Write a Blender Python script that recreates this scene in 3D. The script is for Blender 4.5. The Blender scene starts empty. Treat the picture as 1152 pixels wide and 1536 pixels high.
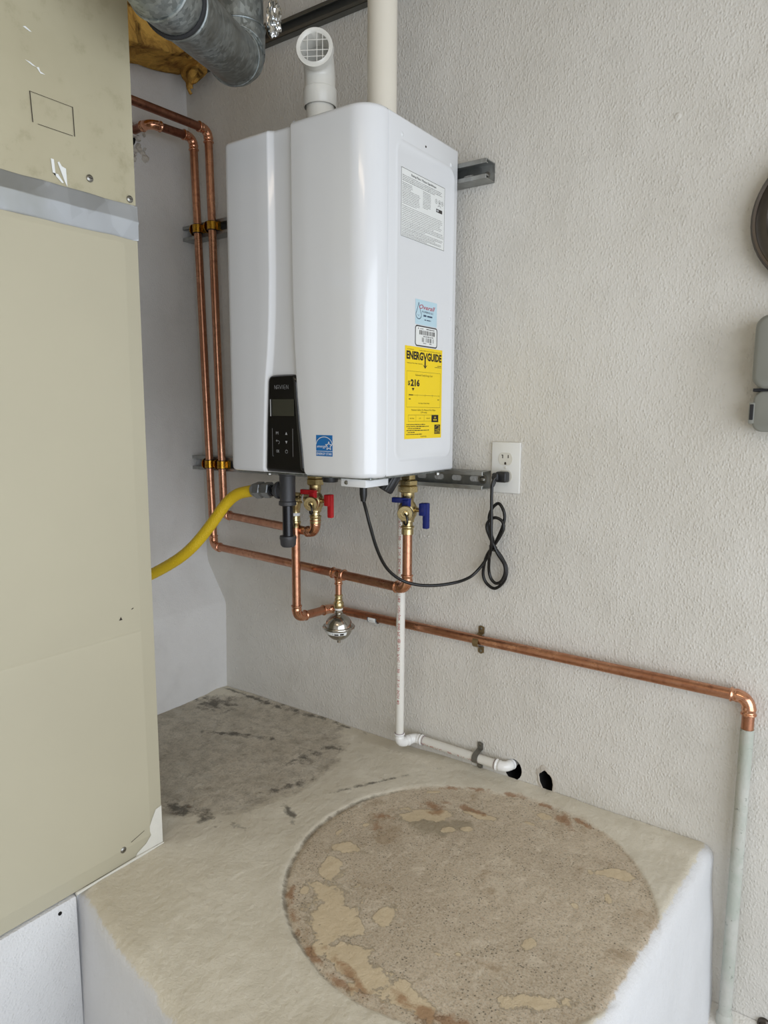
import bpy, bmesh, math, random
import numpy as np
from mathutils import Vector, Matrix, noise
from mathutils.geometry import tessellate_polygon

FZ = 1.10          # heights below are measured from the heater's underside, which hangs 1.10 m above the floor
PI = math.pi
scene = bpy.context.scene
col = scene.collection
V = Vector

# ------------------------------------------------------------------ camera
cam_d = bpy.data.cameras.new('camera')
cam_d.sensor_fit = 'HORIZONTAL'
cam_d.sensor_width = 36.0
cam_d.lens = 1056.0 / 1152.0 * 36.0
cam_d.clip_start = 0.02
cam = bpy.data.objects.new('camera', cam_d)
cam.location = (1.20643, -1.45551, 0.12561 + FZ)
cam.rotation_euler = (1.433168, -0.0044857, 0.6183093)
col.objects.link(cam)
scene.camera = cam

# ------------------------------------------------------------------ light
world = bpy.data.worlds.new('world')
scene.world = world
world.use_nodes = True
wn = world.node_tree
wn.nodes['Background'].inputs[0].default_value = (0.62, 0.78, 1.0, 1)
wn.nodes['Background'].inputs[1].default_value = 0.6

def area(name, loc, rot, sx, sy, power, color, spread=180):
    l = bpy.data.lights.new(name, 'AREA')
    l.shape = 'RECTANGLE'; l.size = sx; l.size_y = sy; l.energy = power; l.color = color
    l.spread = math.radians(spread)
    o = bpy.data.objects.new(name, l)
    o.location = (loc[0], loc[1], loc[2] + FZ); o.rotation_euler = rot
    col.objects.link(o)
    return o
# daylight through the open garage door in the right-hand wall
area('garage_door_daylight', (2.92, -2.25, -0.06), (0, math.radians(90), 0), 2.04, 3.9, 82, (0.88, 0.93, 1.0))
# added warm fill from above, standing in for light bounced off the ceiling
area('ceiling_warm_fill', (1.3, -2.6, 1.33), (0, 0, 0), 1.1, 0.3, 8.5, (1.0, 0.80, 0.58))
scene.view_settings.view_transform = 'Standard'
scene.view_settings.look = 'None'
scene.view_settings.exposure = 0.0
scene.view_settings.gamma = 1.0
scene.view_settings.use_curve_mapping = False

# ------------------------------------------------------------------ materials
MATS = {}
def lin(c):
    return tuple((x / 12.92 if x <= 0.04045 else ((x + 0.055) / 1.055) ** 2.4) for x in c)
def rgb(r, g, b):
    return lin((r / 255, g / 255, b / 255)) + (1.0,)
class NT:
    def __init__(s, name):
        s.m = bpy.data.materials.new(name); s.m.use_nodes = True
        s.t = s.m.node_tree; s.b = s.t.nodes['Principled BSDF']; MATS[name] = s.m
    def n(s, ty, **kw):
        nd = s.t.nodes.new(ty)
        for k, v in kw.items(): setattr(nd, k, v)
        return nd
    def l(s, a, b): s.t.links.new(a, b)
    def co(s, kind='Object', scale=(1, 1, 1)):
        if not hasattr(s, '_tc'): s._tc = s.n('ShaderNodeTexCoord')
        if kind == 'World':
            g = s.n('ShaderNodeNewGeometry'); out = g.outputs['Position']
        else: out = s._tc.outputs[kind]
        mp = s.n('ShaderNodeMapping'); mp.inputs['Scale'].default_value = scale
        s.l(out, mp.inputs[0]); return mp.outputs[0]
    def noise(s, sc, det=3, rough=.5, vec=None, dist=0):
        nd = s.n('ShaderNodeTexNoise'); nd.inputs['Scale'].default_value = sc
        nd.inputs['Detail'].default_value = det; nd.inputs['Roughness'].default_value = rough
        nd.inputs['Distortion'].default_value = dist
        s.l(vec if vec is not None else s.co('World'), nd.inputs['Vector']); return nd.outputs['Fac']
    def voro(s, sc, vec=None, out='Distance', feat='F1'):
        nd = s.n('ShaderNodeTexVoronoi'); nd.feature = feat; nd.inputs['Scale'].default_value = sc
        s.l(vec if vec is not None else s.co('World'), nd.inputs['Vector']); return nd.outputs[out]
    def ramp(s, f, stops, interp='LINEAR'):
        nd = s.n('ShaderNodeValToRGB'); nd.color_ramp.interpolation = interp
        e = nd.color_ramp.elements
        while len(e) < len(stops): e.new(0.5)
        for el, (p, c) in zip(e, stops):
            el.position = p; el.color = c if isinstance(c, tuple) else (c, c, c, 1)
        s.l(f, nd.inputs[0]); return nd.outputs[0]
    def mix(s, f, a, b):
        nd = s.n('ShaderNodeMix'); nd.data_type = 'RGBA'
        for v, i in ((f, nd.inputs[0]), (a, nd.inputs[6]), (b, nd.inputs[7])):
            if isinstance(v, (tuple, float, int)): i.default_value = v
            else: s.l(v, i)
        return nd.outputs[2]
    def math(s, op, a, b=0.0, clamp=False):
        nd = s.n('ShaderNodeMath'); nd.operation = op; nd.use_clamp = clamp
        for v, i in ((a, nd.inputs[0]), (b, nd.inputs[1])):
            if isinstance(v, (float, int)): i.default_value = v
            else: s.l(v, i)
        return nd.outputs[0]
    def bump(s, h, dist=.001, strength=1.0, prev=None):
        nd = s.n('ShaderNodeBump'); nd.inputs['Distance'].default_value = dist
        nd.inputs['Strength'].default_value = strength
        s.l(h, nd.inputs['Height'])
        if prev is not None: s.l(prev, nd.inputs['Normal'])
        return nd.outputs[0]
    def attr(s, name):
        nd = s.n('ShaderNodeAttribute'); nd.attribute_name = name; return nd.outputs['Fac']
    def set(s, **kw):
        for k, v in kw.items():
            i = s.b.inputs[k.replace('_', ' ')]
            if isinstance(v, (tuple, float, int)): i.default_value = v
            else: s.l(v, i)
        return s.m

def simple(name, c, rough=.5, metal=0.0, coat=0.0, var=0.06, vs=40, bump=0.0, bs=200, spec=None):
    t = NT(name)
    f = t.noise(vs, 4, .6)
    c2 = tuple(x * (1 - var * 2) for x in c[:3]) + (1,)
    t.set(Base_Color=t.mix(f, c, c2), Roughness=rough, Metallic=metal)
    if coat: t.set(Coat_Weight=coat, Coat_Roughness=.06)
    if spec is not None: t.b.inputs['Specular IOR Level'].default_value = spec
    if bump: t.set(Normal=t.bump(t.noise(bs, 3), bump))
    return t.m

def mat_wall(name, base, dark, stretch=(1, 1, .68), bd=.0012):
    t = NT(name)
    big = t.noise(2.3, 4, .6)
    mid = t.noise(9, 4, .65)
    c = t.mix(t.ramp(big, [(.35, 0.0), (.7, 1.0)]), base, dark)
    c = t.mix(t.math('MULTIPLY', t.ramp(mid, [(.52, 0.0), (.8, 1.0)]), .5), c, tuple(x * .86 for x in dark[:3]) + (1,))
    w = t.co('World', stretch)
    vo = t.n('ShaderNodeTexVoronoi'); vo.feature = 'F1'; vo.inputs['Scale'].default_value = 200
    t.l(w, vo.inputs['Vector'])
    a = t.math('MULTIPLY', t.ramp(vo.outputs['Distance'], [(.10, 1.0), (.62, 0.0)]), t.ramp(t.noise(70, 3, .6, w), [(.34, .25), (.62, 1.0)]))
    b2 = t.noise(360, 2, .5, w)
    h = t.math('ADD', a, t.math('MULTIPLY', b2, .9))
    n1 = t.bump(h, bd, .8)
    n2 = t.bump(t.noise(9, 3), .010, .4, n1)
    return t.set(Base_Color=c, Roughness=.75, Normal=n2, Specular_IOR_Level=.3)
mat_wall('stucco', rgb(219, 216, 209), rgb(209, 205, 196))
mat_wall('plaster_left', rgb(224, 222, 219), rgb(215, 212, 208), (1, 1, 1), .0006)
mat_wall('white_paint', rgb(224, 225, 226), rgb(214, 214, 214), (1, 1, 1), .0008)
simple('ceiling_paint', rgb(196, 184, 164), .9, bump=.0008)
simple('floor_concrete', rgb(186, 183, 176), .85, var=.15, vs=6, bump=.001)

def mat_copper(name, c1, c2, c3, r0, r1):
    t = NT(name)
    w = t.co('World', (1, 1, 1))
    f = t.noise(14, 5, .65, w, .6)
    g = t.noise(90, 4, .6, w)
    c = t.mix(t.ramp(f, [(.35, 0.0), (.62, 1.0)]), c1, c2)
    c = t.mix(t.ramp(g, [(.5, 0.0), (.75, 1.0)]), c, c3)
    r = t.ramp(f, [(.3, r0), (.7, r1)])
    return t.set(Base_Color=c, Metallic=1.0, Roughness=r, Normal=t.bump(g, .0002, .5))
mat_copper('copper', rgb(208, 156, 126), rgb(184, 130, 102), rgb(160, 112, 90), .24, .38)
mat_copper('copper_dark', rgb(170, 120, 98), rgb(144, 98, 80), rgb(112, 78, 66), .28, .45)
mat_copper('copper_fitting', rgb(228, 176, 146), rgb(212, 152, 120), rgb(190, 130, 102), .14, .26)
mat_copper('brass', rgb(208, 192, 148), rgb(190, 170, 122), rgb(166, 146, 102), .22, .36)
mat_copper('brass_clamp', rgb(206, 160, 62), rgb(184, 136, 44), rgb(120, 86, 30), .2, .32)

def mat_galv(name, c1, c2, c3, sc, r0, r1):
    t = NT(name)
    v = t.voro(sc, t.co('World', (1, 1, .6)), 'Color')
    g = t.noise(6, 4, .6)
    c = t.mix(t.ramp(v, [(.2, 0.0), (.8, 1.0)]), c1, c2)
    c = t.mix(t.ramp(g, [(.5, 0.0), (.75, 1.0)]), c, c3)
    return t.set(Base_Color=c, Metallic=.9, Roughness=t.ramp(v, [(0, r0), (1, r1)]), Normal=t.bump(t.noise(30, 3), .0006, .4))
mat_galv('galvanized', rgb(128, 134, 134), rgb(168, 174, 174), rgb(116, 116, 110), 150, .36, .52)
mat_galv('galvanized_strut', rgb(160, 162, 160), rgb(178, 180, 178), rgb(140, 138, 132), 60, .38, .5)
mat_galv('foil_tape', rgb(182, 186, 190), rgb(196, 200, 204), rgb(172, 174, 172), 30, .45, .6)
simple('foil_crumpled', rgb(220, 222, 222), .16, 1.0)
simple('stainless', rgb(190, 186, 178), .18, 1.0, var=.1)
simple('steel_screw', rgb(150, 148, 142), .35, 1.0)
simple('dark_steel', rgb(104, 97, 90), .33, .9, var=.25, vs=12)
simple('enamel', rgb(226, 228, 231), .22, 0, coat=.5, var=.005)
simple('gap_dark', rgb(40, 40, 42), .8)
simple('black_gloss', rgb(8, 8, 10), .12, 0, coat=.3, var=.0)
simple('lcd', rgb(62, 62, 52), .25, var=.05)
simple('print_grey', rgb(176, 178, 180), .5, var=0)
simple('print_dark', rgb(52, 48, 46), .6, var=0)
simple('print_black', rgb(30, 24, 20), .6, var=0)
simple('print_mid', rgb(128, 128, 128), .6, var=0)
simple('print_white', rgb(240, 242, 245), .5, var=0)
simple('print_red', rgb(176, 66, 84), .5, var=0)
simple('print_navy', rgb(54, 74, 98), .5, var=0)
simple('print_pvc_red', rgb(176, 84, 78), .6, var=0)
simple('label_yellow', rgb(247, 214, 22), .42, var=.01)
simple('label_white', rgb(232, 234, 232), .45, var=.01)
simple('label_blue', rgb(20, 108, 178), .4, var=.01)
simple('label_pale_blue', rgb(190, 218, 230), .45, var=.01)
simple('pvc_cream', rgb(226, 220, 206), .38, var=.03, vs=12)
simple('pvc_white', rgb(232, 230, 222), .32, var=.05, vs=12)
simple('pvc_white_fitting', rgb(240, 240, 238), .22, var=.01)
simple('pvc_primer', rgb(150, 130, 140), .4)
simple('black_iron', rgb(78, 78, 80), .5, .35, bump=.0005, bs=300)
simple('iron_pipe', rgb(34, 34, 38), .22, .3)
simple('zinc_union', rgb(146, 148, 148), .35, .85)
simple('rubber', rgb(12, 12, 13), .33)
simple('black_plastic', rgb(34, 34, 36), .42)
simple('red_plastic', rgb(196, 34, 40), .32)
simple('blue_plastic', rgb(22, 38, 112), .32)
simple('teflon', rgb(238, 238, 236), .6)
simple('outlet_white', rgb(226, 226, 222), .3, var=.005)
simple('outlet_face', rgb(214, 211, 200), .3, var=.01)
simple('slot_dark', rgb(52, 44, 36), .8)
simple('dark_galv', rgb(112, 112, 106), .5, .6, var=.15)
simple('grey_plastic', rgb(140, 141, 134), .42, var=.03, vs=8)
simple('strap_grey', rgb(132, 130, 122), .5, .5, var=.2, vs=60)
simple('brown_strap', rgb(138, 118, 84), .45, .6)
simple('caulk', rgb(222, 220, 210), .7, bump=.0006)
simple('hole_dark', rgb(14, 12, 11), 1.0)
simple('broken_plaster', rgb(206, 199, 188), .95, var=.1, vs=80, bump=.002, bs=150)
t = NT('painted_pipe')
c = t.mix(t.ramp(t.noise(14, 5, .65), [(.4, 0.0), (.62, 1.0)]), rgb(192, 192, 184), rgb(176, 181, 170))
c = t.mix(t.ramp(t.noise(60, 5, .7), [(.60, 0.0), (.68, .8)]), c, rgb(112, 116, 104))
t.set(Base_Color=c, Roughness=.55, Normal=t.bump(t.noise(90, 4), .0012))
simple('door_trim', rgb(200, 198, 192), .6)
# yellow hose: fine spiral ribs of a corrugated gas connector
t = NT('yellow_hose')
t.set(Base_Color=t.mix(t.noise(25, 3), rgb(236, 202, 32), rgb(218, 180, 24)), Roughness=.5,
      Normal=t.bump(t.voro(330), .0012, .8))
# painted sheet metal of the furnace
t = NT('furnace_tan')
f = t.noise(3.5, 5, .65); g = t.noise(28, 5, .7)
c = t.mix(t.ramp(f, [(.4, 0.0), (.7, 1.0)]), rgb(184, 177, 150), rgb(175, 167, 140))
c = t.mix(t.math('MULTIPLY', t.ramp(g, [(.56, 0.0), (.8, 1.0)]), .55), c, rgb(146, 137, 106))
t.set(Base_Color=c, Roughness=.46, Normal=t.bump(t.noise(3, 2), .006, .5))
t = NT('furnace_cream')
f = t.noise(2.2, 3, .5)
c = t.mix(t.ramp(f, [(.4, 0.0), (.7, 1.0)]), rgb(189, 183, 160), rgb(183, 177, 155))
t.set(Base_Color=c, Roughness=.42, Normal=t.bump(t.noise(2.5, 2), .006, .5))
# fibreglass
t = NT('fibreglass')
f = t.noise(9, 6, .7, None, 1.2); g = t.noise(70, 5, .7)
c = t.mix(t.ramp(f, [(.36, 0.0), (.6, 1.0)]), rgb(140, 100, 54), rgb(226, 178, 92))
c = t.mix(t.ramp(t.noise(16, 4, .6, None, .8), [(.56, 0.0), (.7, 1.0)]), c, rgb(62, 44, 28))
t.set(Base_Color=c, Roughness=1.0, Normal=t.bump(g, .006), Specular_IOR_Level=.05)
# platform: worn paint over concrete
t = NT('platform_concrete')
hn = t.noise(30, 8, .74); fine = t.noise(230, 5, .72); mid = t.noise(12, 6, .7); low = t.noise(3.2, 4, .6)
def edge(a, amt=.5, w=.04, nf=None, k=1.0):
    s_ = t.math('ADD', t.attr(a), t.math('MULTIPLY', t.math('SUBTRACT', nf if nf is not None else hn, .5), amt))
    return t.ramp(s_, [(.5 - w, 0.0), (.5 + w, k)])
paint = t.mix(t.ramp(mid, [(.3, 0.0), (.7, 1.0)]), rgb(234, 228, 212), rgb(220, 213, 196))
paint = t.mix(t.ramp(low, [(.42, 0.0), (.62, .6)]), paint, rgb(208, 199, 179))
paint = t.mix(t.ramp(fine, [(.56, 0.0), (.76, .4)]), paint, rgb(182, 172, 150))
conc = t.mix(t.ramp(mid, [(.32, 0.0), (.68, 1.0)]), rgb(222, 206, 182), rgb(200, 182, 158))
conc = t.mix(t.ramp(low, [(.44, 0.0), (.6, .6)]), conc, rgb(184, 166, 142))
conc = t.mix(t.ramp(t.noise(330, 5, .75), [(.42, 0.0), (.62, .8)]), conc, rgb(214, 206, 190))
conc = t.mix(t.ramp(fine, [(.50, 0.0), (.66, .7)]), conc, rgb(150, 135, 114))
spk = t.math('MULTIPLY', t.ramp(t.voro(150), [(.14, 1.0), (.28, 0.0)]), t.ramp(t.noise(24, 3), [(.42, 0.0), (.58, .9)]))
conc = t.mix(t.ramp(t.noise(26, 6, .75, None, .5), [(.54, 0.0), (.62, .55)]), conc, rgb(226, 214, 194))
conc = t.mix(t.ramp(t.noise(8, 6, .7, None, .6), [(.56, 0.0), (.66, .5)]), conc, rgb(160, 136, 106))
conc = t.mix(spk, conc, rgb(118, 112, 98))
conc2 = t.mix(t.ramp(mid, [(.32, 0.0), (.68, 1.0)]), rgb(214, 206, 190), rgb(192, 183, 166))
conc2 = t.mix(t.ramp(hn, [(.46, 0.0), (.66, .8)]), conc2, rgb(158, 151, 137))
conc2 = t.mix(t.ramp(fine, [(.50, 0.0), (.66, .6)]), conc2, rgb(140, 133, 121))
conc2 = t.mix(t.ramp(t.noise(20, 7, .7, None, .4), [(.56, 0.0), (.64, .7)]), conc2, rgb(204, 198, 184))
c = t.mix(edge('bare_two', 1.0, .16), paint, conc2)
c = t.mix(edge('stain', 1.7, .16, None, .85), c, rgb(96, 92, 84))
c = t.mix(edge('bare_one', .5, .10), c, conc)
c = t.mix(edge('ring', 1.7, .2, None, .75), c, rgb(120, 112, 98))
c = t.mix(edge('wet', .9, .12, None, .8), c, rgb(162, 150, 128))
c = t.mix(edge('cream', 1.5, .05, None, .85), c, rgb(222, 204, 172))
c = t.mix(edge('rust', 2.3, .22, None, .65), c, rgb(150, 102, 60))
white = t.mix(t.noise(5, 4), rgb(228, 228, 229), rgb(216, 216, 216))
c = t.mix(edge('side', .9, .07), c, white)
h = t.math('ADD', t.math('MULTIPLY', hn, .8), t.math('MULTIPLY', fine, .25))
h = t.math('ADD', h, t.math('MULTIPLY', edge('cream', 1.5, .05), .22))
t.set(Base_Color=c, Roughness=.78, Normal=t.bump(h, .0042, 1.0), Specular_IOR_Level=.3)

# ------------------------------------------------------------------ helpers
def thing(name, label, cat, base=(0, 0, 0), group=None):
    o = bpy.data.objects.new(name, None); o.empty_display_size = .05
    o.location = base; col.objects.link(o)
    o['label'] = label; o['category'] = cat
    if group: o['group'] = group
    return o
def wloc(o):
    p = V((0, 0, 0))
    while o is not None: p += o.location; o = o.parent
    return p
def mo(name, vs, fs, mat, parent=None, smooth=True, ang=35, label=None):
    me = bpy.data.meshes.new(name)
    off = wloc(parent) if parent else V((0, 0, 0))
    me.from_pydata([tuple(V(v) - off) for v in vs], [], fs)
    bm = bmesh.new(); bm.from_mesh(me); bmesh.ops.recalc_face_normals(bm, faces=bm.faces); bm.to_mesh(me); bm.free()
    if smooth:
        me.polygons.foreach_set('use_smooth', [True] * len(me.polygons))
        if ang: me.set_sharp_from_angle(angle=math.radians(ang))
    for m in (mat if isinstance(mat, (list, tuple)) else [mat]): me.materials.append(MATS[m])
    o = bpy.data.objects.new(name, me); col.objects.link(o); o.parent = parent
    if label: o['label'] = label
    return o
def tag(o, label, cat, group=None):
    o['label'] = label; o['category'] = cat
    if group: o['group'] = group
    return o
def struct(o): o['kind'] = 'structure'; return o
class G:
    """collects shapes into one vertex / face list"""
    def __init__(s): s.v = []; s.f = []
    def add(s, vs, fs):
        k = len(s.v); s.v += [V(v) for v in vs]; s.f += [tuple(i + k for i in f) for f in fs]; return s
    def box(s, lo, hi, bev=0, seg=2, rot=None):
        lo = V(lo); hi = V(hi); c = (lo + hi) / 2; d = hi - lo
        bm = bmesh.new(); bmesh.ops.create_cube(bm, size=1)
        for v in bm.verts: v.co = V((v.co.x * d.x, v.co.y * d.y, v.co.z * d.z))
        if bev: bmesh.ops.bevel(bm, geom=bm.edges[:], offset=bev, segments=seg, affect='EDGES', profile=.5)
        bm.verts.ensure_lookup_table(); bm.faces.ensure_lookup_table()
        R = rot if rot is not None else Matrix.Identity(3)
        s.add([c + R @ v.co for v in bm.verts], [tuple(v.index for v in f.verts) for f in bm.faces]); bm.free(); return s
    def lathe(s, prof, org, ax, seg=24, cap=True):
        """prof: list of (radius, distance along axis)"""
        ax = V(ax).normalized(); a = ax.orthogonal().normalized(); b = ax.cross(a); org = V(org)
        vs = []; fs = []
        for r, h in prof:
            for i in range(seg):
                t_ = 2 * PI * (i + .5) / seg
                vs.append(org + ax * h + (a * math.cos(t_) + b * math.sin(t_)) * r)
        for j in range(len(prof) - 1):
            for i in range(seg):
                k = (i + 1) % seg
                fs.append((j * seg + i, j * seg + k, (j + 1) * seg + k, (j + 1) * seg + i))
        if cap: fs.append(tuple(range(seg))[::-1]); fs.append(tuple((len(prof) - 1) * seg + i for i in range(seg)))
        return s.add(vs, fs)
    def tube(s, pts, rad, seg=16, cap=True):
        pts = [V(p) for p in pts]; n = len(pts)
        if not hasattr(rad, '__len__'): rad = [rad] * n
        tg = []
        for i in range(n):
            d = (pts[min(i + 1, n - 1)] - pts[max(i - 1, 0)])
            tg.append(d.normalized() if d.length > 1e-9 else tg[-1])
        u = tg[0].orthogonal().normalized(); vs = []; fs = []
        for i in range(n):
            u = (u - tg[i] * u.dot(tg[i])).normalized(); w = tg[i].cross(u)
            for k in range(seg):
                t_ = 2 * PI * k / seg
                vs.append(pts[i] + (u * math.cos(t_) + w * math.sin(t_)) * rad[i])
        for j in range(n - 1):
            for k in range(seg):
                m = (k + 1) % seg
                fs.append((j * seg + k, j * seg + m, (j + 1) * seg + m, (j + 1) * seg + k))
        if cap: fs.append(tuple(range(seg))[::-1]); fs.append(tuple((n - 1) * seg + k for k in range(seg)))
        return s.add(vs, fs)
    def torus(s, c, ax, R, r, s1=24, s2=8):
        ax = V(ax).normalized(); a = ax.orthogonal().normalized(); b = ax.cross(a); c = V(c); vs = []; fs = []
        for i in range(s1):
            d = a * math.cos(2 * PI * i / s1) + b * math.sin(2 * PI * i / s1)
            for j in range(s2):
                t_ = 2 * PI * j / s2
                vs.append(c + d * (R + r * math.cos(t_)) + ax * r * math.sin(t_))
        for i in range(s1):
            for j in range(s2):
                fs.append((i * s2 + j, ((i + 1) % s1) * s2 + j, ((i + 1) % s1) * s2 + (j + 1) % s2, i * s2 + (j + 1) % s2))
        return s.add(vs, fs)
    def out(s, name, mat, parent=None, **k): return mo(name, s.v, s.f, mat, parent, **k)

def arc_path(c, d0, d1, R, n=9):
    """rounded corner at c; arriving along d0, leaving along d1"""
    d0 = V(d0).normalized(); d1 = V(d1).normalized(); c = V(c)
    ang = d0.angle(d1); tl = R * math.tan(ang / 2)
    p0 = c - d0 * tl; nrm = (d1 - d0 * d0.dot(d1)).normalized(); cen = p0 + nrm * R
    return [cen - nrm * R * math.cos(ang * i / n) + d0 * R * math.sin(ang * i / n) for i in range(n + 1)], tl
def catmull(pts, sub=6):
    pts = [V(p) for p in pts]; P = [pts[0] * 2 - pts[1]] + pts + [pts[-1] * 2 - pts[-2]]; out = []
    for i in range(1, len(P) - 2):
        for k in range(sub):
            t_ = k / sub
            out.append(.5 * ((2 * P[i]) + (-P[i - 1] + P[i + 1]) * t_ + (2 * P[i - 1] - 5 * P[i] + 4 * P[i + 1] - P[i + 2]) * t_ ** 2
                             + (-P[i - 1] + 3 * P[i] - 3 * P[i + 1] + P[i + 2]) * t_ ** 3))
    out.append(P[-2]); return out

CR = .0111   # outer radius of the copper tube
def elbow(parent, c, d0, d1, mat='copper_fitting', r=CR, R=.021, cup=.013, name='elbow'):
    d0 = V(d0).normalized(); d1 = V(d1).normalized()
    arc, tl = arc_path(c, d0, d1, R, 10)
    ri = r * 1.1
    prof = [(0, r * .98), (.0006, r * 1.24), (.0022, r * 1.3), (.0040, r * 1.24), (.005, ri), (cup * .72, ri), (cup * .8, r * 1.17), (cup, r * 1.19)]
    pts = []; rr = []
    for h, q in prof: pts.append(arc[0] - d0 * (cup - h)); rr.append(q)
    for a in arc[1:-1]: pts.append(a); rr.append(r * 1.12)
    for h, q in reversed(prof): pts.append(arc[-1] + d1 * (cup - h)); rr.append(q)
    G_ = G(); G_.tube(pts, rr, 18); G_.out(name, mat, parent, ang=60)
    return tl + cup * .6
def pipe(parent, a, b, mat='copper', r=CR, name='pipe', seg=20, label=None):
    a = V(a); b = V(b); n = max(2, int((b - a).length / .05))
    pts = [a.lerp(b, i / n) for i in range(n + 1)]
    return G().tube(pts, r, seg).out(name, mat, parent, ang=50, label=label)
def run(parent, pts, mats, r=CR, fit='copper_fitting', R=.021, cup=.013, elb=True):
    """pipe pieces between corner points, an elbow on every inner corner"""
    pts = [V(p) for p in pts]; trim = [0] * len(pts)
    for i in range(1, len(pts) - 1):
        trim[i] = elbow(parent, pts[i], pts[i] - pts[i - 1], pts[i + 1] - pts[i], fit, r, R, cup)
    for i in range(len(pts) - 1):
        d = (pts[i + 1] - pts[i]).normalized()
        a = pts[i] + d * trim[i]; b = pts[i + 1] - d * trim[i + 1]
        if (b - a).dot(d) > .004: pipe(parent, a, b, mats[i], r)

def rrect(x0, x1, y0, y1, r, n=5):
    o = []
    for cx, cy, a0 in ((x1 - r, y1 - r, 0), (x0 + r, y1 - r, 90), (x0 + r, y0 + r, 180), (x1 - r, y0 + r, 270)):
        for i in range(n + 1):
            a = math.radians(a0 + 90 * i / n); o.append((cx + r * math.cos(a), cy + r * math.sin(a)))
    return o
class Plane:
    """flat print laid on a surface: origin at lower left, u to the right, v up, n outwards"""
    def __init__(s, o, u, v): s.o = V(o); s.u = V(u).normalized(); s.v = V(v).normalized(); s.n = s.u.cross(s.v)
    def p(s, x, y, h=0): return s.o + s.u * x + s.v * y + s.n * h
    def poly(s, g, pts, h=.0004):
        g.add([s.p(x, y, h) for x, y in pts], [tuple(range(len(pts)))])
    def rect(s, g, x0, y0, x1, y1, h=.0004): s.poly(g, [(x0, y0), (x1, y0), (x1, y1), (x0, y1)], h)
    def frame(s, g, x0, y0, x1, y1, w, h=.0004):
        s.rect(g, x0, y0, x1, y0 + w, h); s.rect(g, x0, y1 - w, x1, y1, h); s.rect(g, x0, y0, x0 + w, y1, h); s.rect(g, x1 - w, y0, x1, y1, h)
    def line(s, g, pts, w, h=.0004, close=False):
        P = [V((a, b, 0)) for a, b in pts]
        if close: P.append(P[0])
        for a, b in zip(P[:-1], P[1:]):
            d = (b - a); 
            if d.length < 1e-9: continue
            d.normalize(); q = V((-d.y, d.x, 0)) * w / 2; e = d * w * .3
            s.poly(g, [tuple((a - e - q)[:2]), tuple((b + e - q)[:2]), tuple((b + e + q)[:2]), tuple((a - e + q)[:2])], h)
    def plate(s, pts, th):
        g = G(); n = len(pts)
        g.add([s.p(x, y, 0) for x, y in pts] + [s.p(x, y, th) for x, y in pts],
              [tuple(range(n))[::-1], tuple(range(n, 2 * n))] + [(i, (i + 1) % n, n + (i + 1) % n, n + i) for i in range(n)])
        return g
    def text(s, g, txt, x, y, h, width=None, align='l', bold=0, shear=0, up=.0005):
        cu = bpy.data.curves.new('t', 'FONT'); cu.body = txt; cu.size = 1; cu.offset = bold; cu.shear = shear
        cu.resolution_u = 2
        ob = bpy.data.objects.new('t', cu); col.objects.link(ob)
        dg = bpy.context.evaluated_depsgraph_get()
        me = bpy.data.meshes.new_from_object(ob.evaluated_get(dg))
        P = [(v.co.x, v.co.y) for v in me.vertices]; F = [tuple(p.vertices) for p in me.polygons]
        bpy.data.objects.remove(ob); bpy.data.curves.remove(cu); bpy.data.meshes.remove(me)
        if not P: return
        xs = [p[0] for p in P]; x0, x1 = min(xs), max(xs)
        k = h / .70; kx = width / (x1 - x0) if width else k; wd = (x1 - x0) * kx
        ox = x - (0 if align == 'l' else wd / 2 if align == 'c' else wd)
        g.add([s.p(ox + (a - x0) * kx, y + b * k, up) for a, b in P], F)
    def words(s, g, x0, x1, y, h, rnd, up=.0004):
        """an illegible line of fine print: short word-sized dashes"""
        x = x0
        while x < x1:
            w = min(rnd.uniform(2, 7) * h * .62, x1 - x)
            s.rect(g, x, y, x + w, y + h * rnd.uniform(.5, .75), up); x += w + h * .55

# ------------------------------------------------------------------ setting
CZ = 1.40; FL = -1.10; XR = 3.00; YF = -5.0
def tess(outer, holes):
    polys = [[V((a, b, 0)) for a, b in lp] for lp in [outer] + holes]
    tris = tessellate_polygon(polys); flat = [p for lp in polys for p in lp]
    return flat, tris
random.seed(4)
h1 = [(.551 + .0215 * math.cos(a), -.7045 + .026 * math.sin(a)) for a in [2 * PI * i / 20 for i in range(20)]]
h2 = []
for i in range(26):
    a = 2 * PI * i / 26; q = 1 + .22 * noise.noise(V((math.cos(a) * 1.7, math.sin(a) * 1.7, 3)))
    x = .0195 * math.cos(a) * q; z = .0235 * math.sin(a) * q
    h2.append((.633 + x * .8 - z * .25, -.708 + z + x * .1))
h3 = [(.0, 0)]
outer = [(-.62, FL - .02), (XR, FL - .02), (XR, CZ), (-.62, CZ)]
flat, tris = tess(outer, [h1, h2])
g = G(); g.add([(p.x, 0, p.y) for p in flat], [tuple(t_) for t_ in tris])
wall = struct(g.out('wall_back', 'stucco', None, smooth=False))
for hl in (h1, h2):
    n = len(hl); cx = sum(p[0] for p in hl) / n; cz = sum(p[1] for p in hl) / n
    g = G()
    rows = [(0, 1.0), (.004, 1.04), (.03, 1.15), (.12, 1.3)]
    vs = [(cx + (x - cx) * k, y, cz + (z - cz) * k) for y, k in rows for x, z in hl]
    fs = [(j * n + i, j * n + (i + 1) % n, (j + 1) * n + (i + 1) % n, (j + 1) * n + i) for j in range(len(rows) - 1) for i in range(n)]
    fs.append(tuple((len(rows) - 1) * n + i for i in range(n)))
    g.add(vs, fs); g.out('wall_cavity', 'hole_dark', wall)
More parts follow.
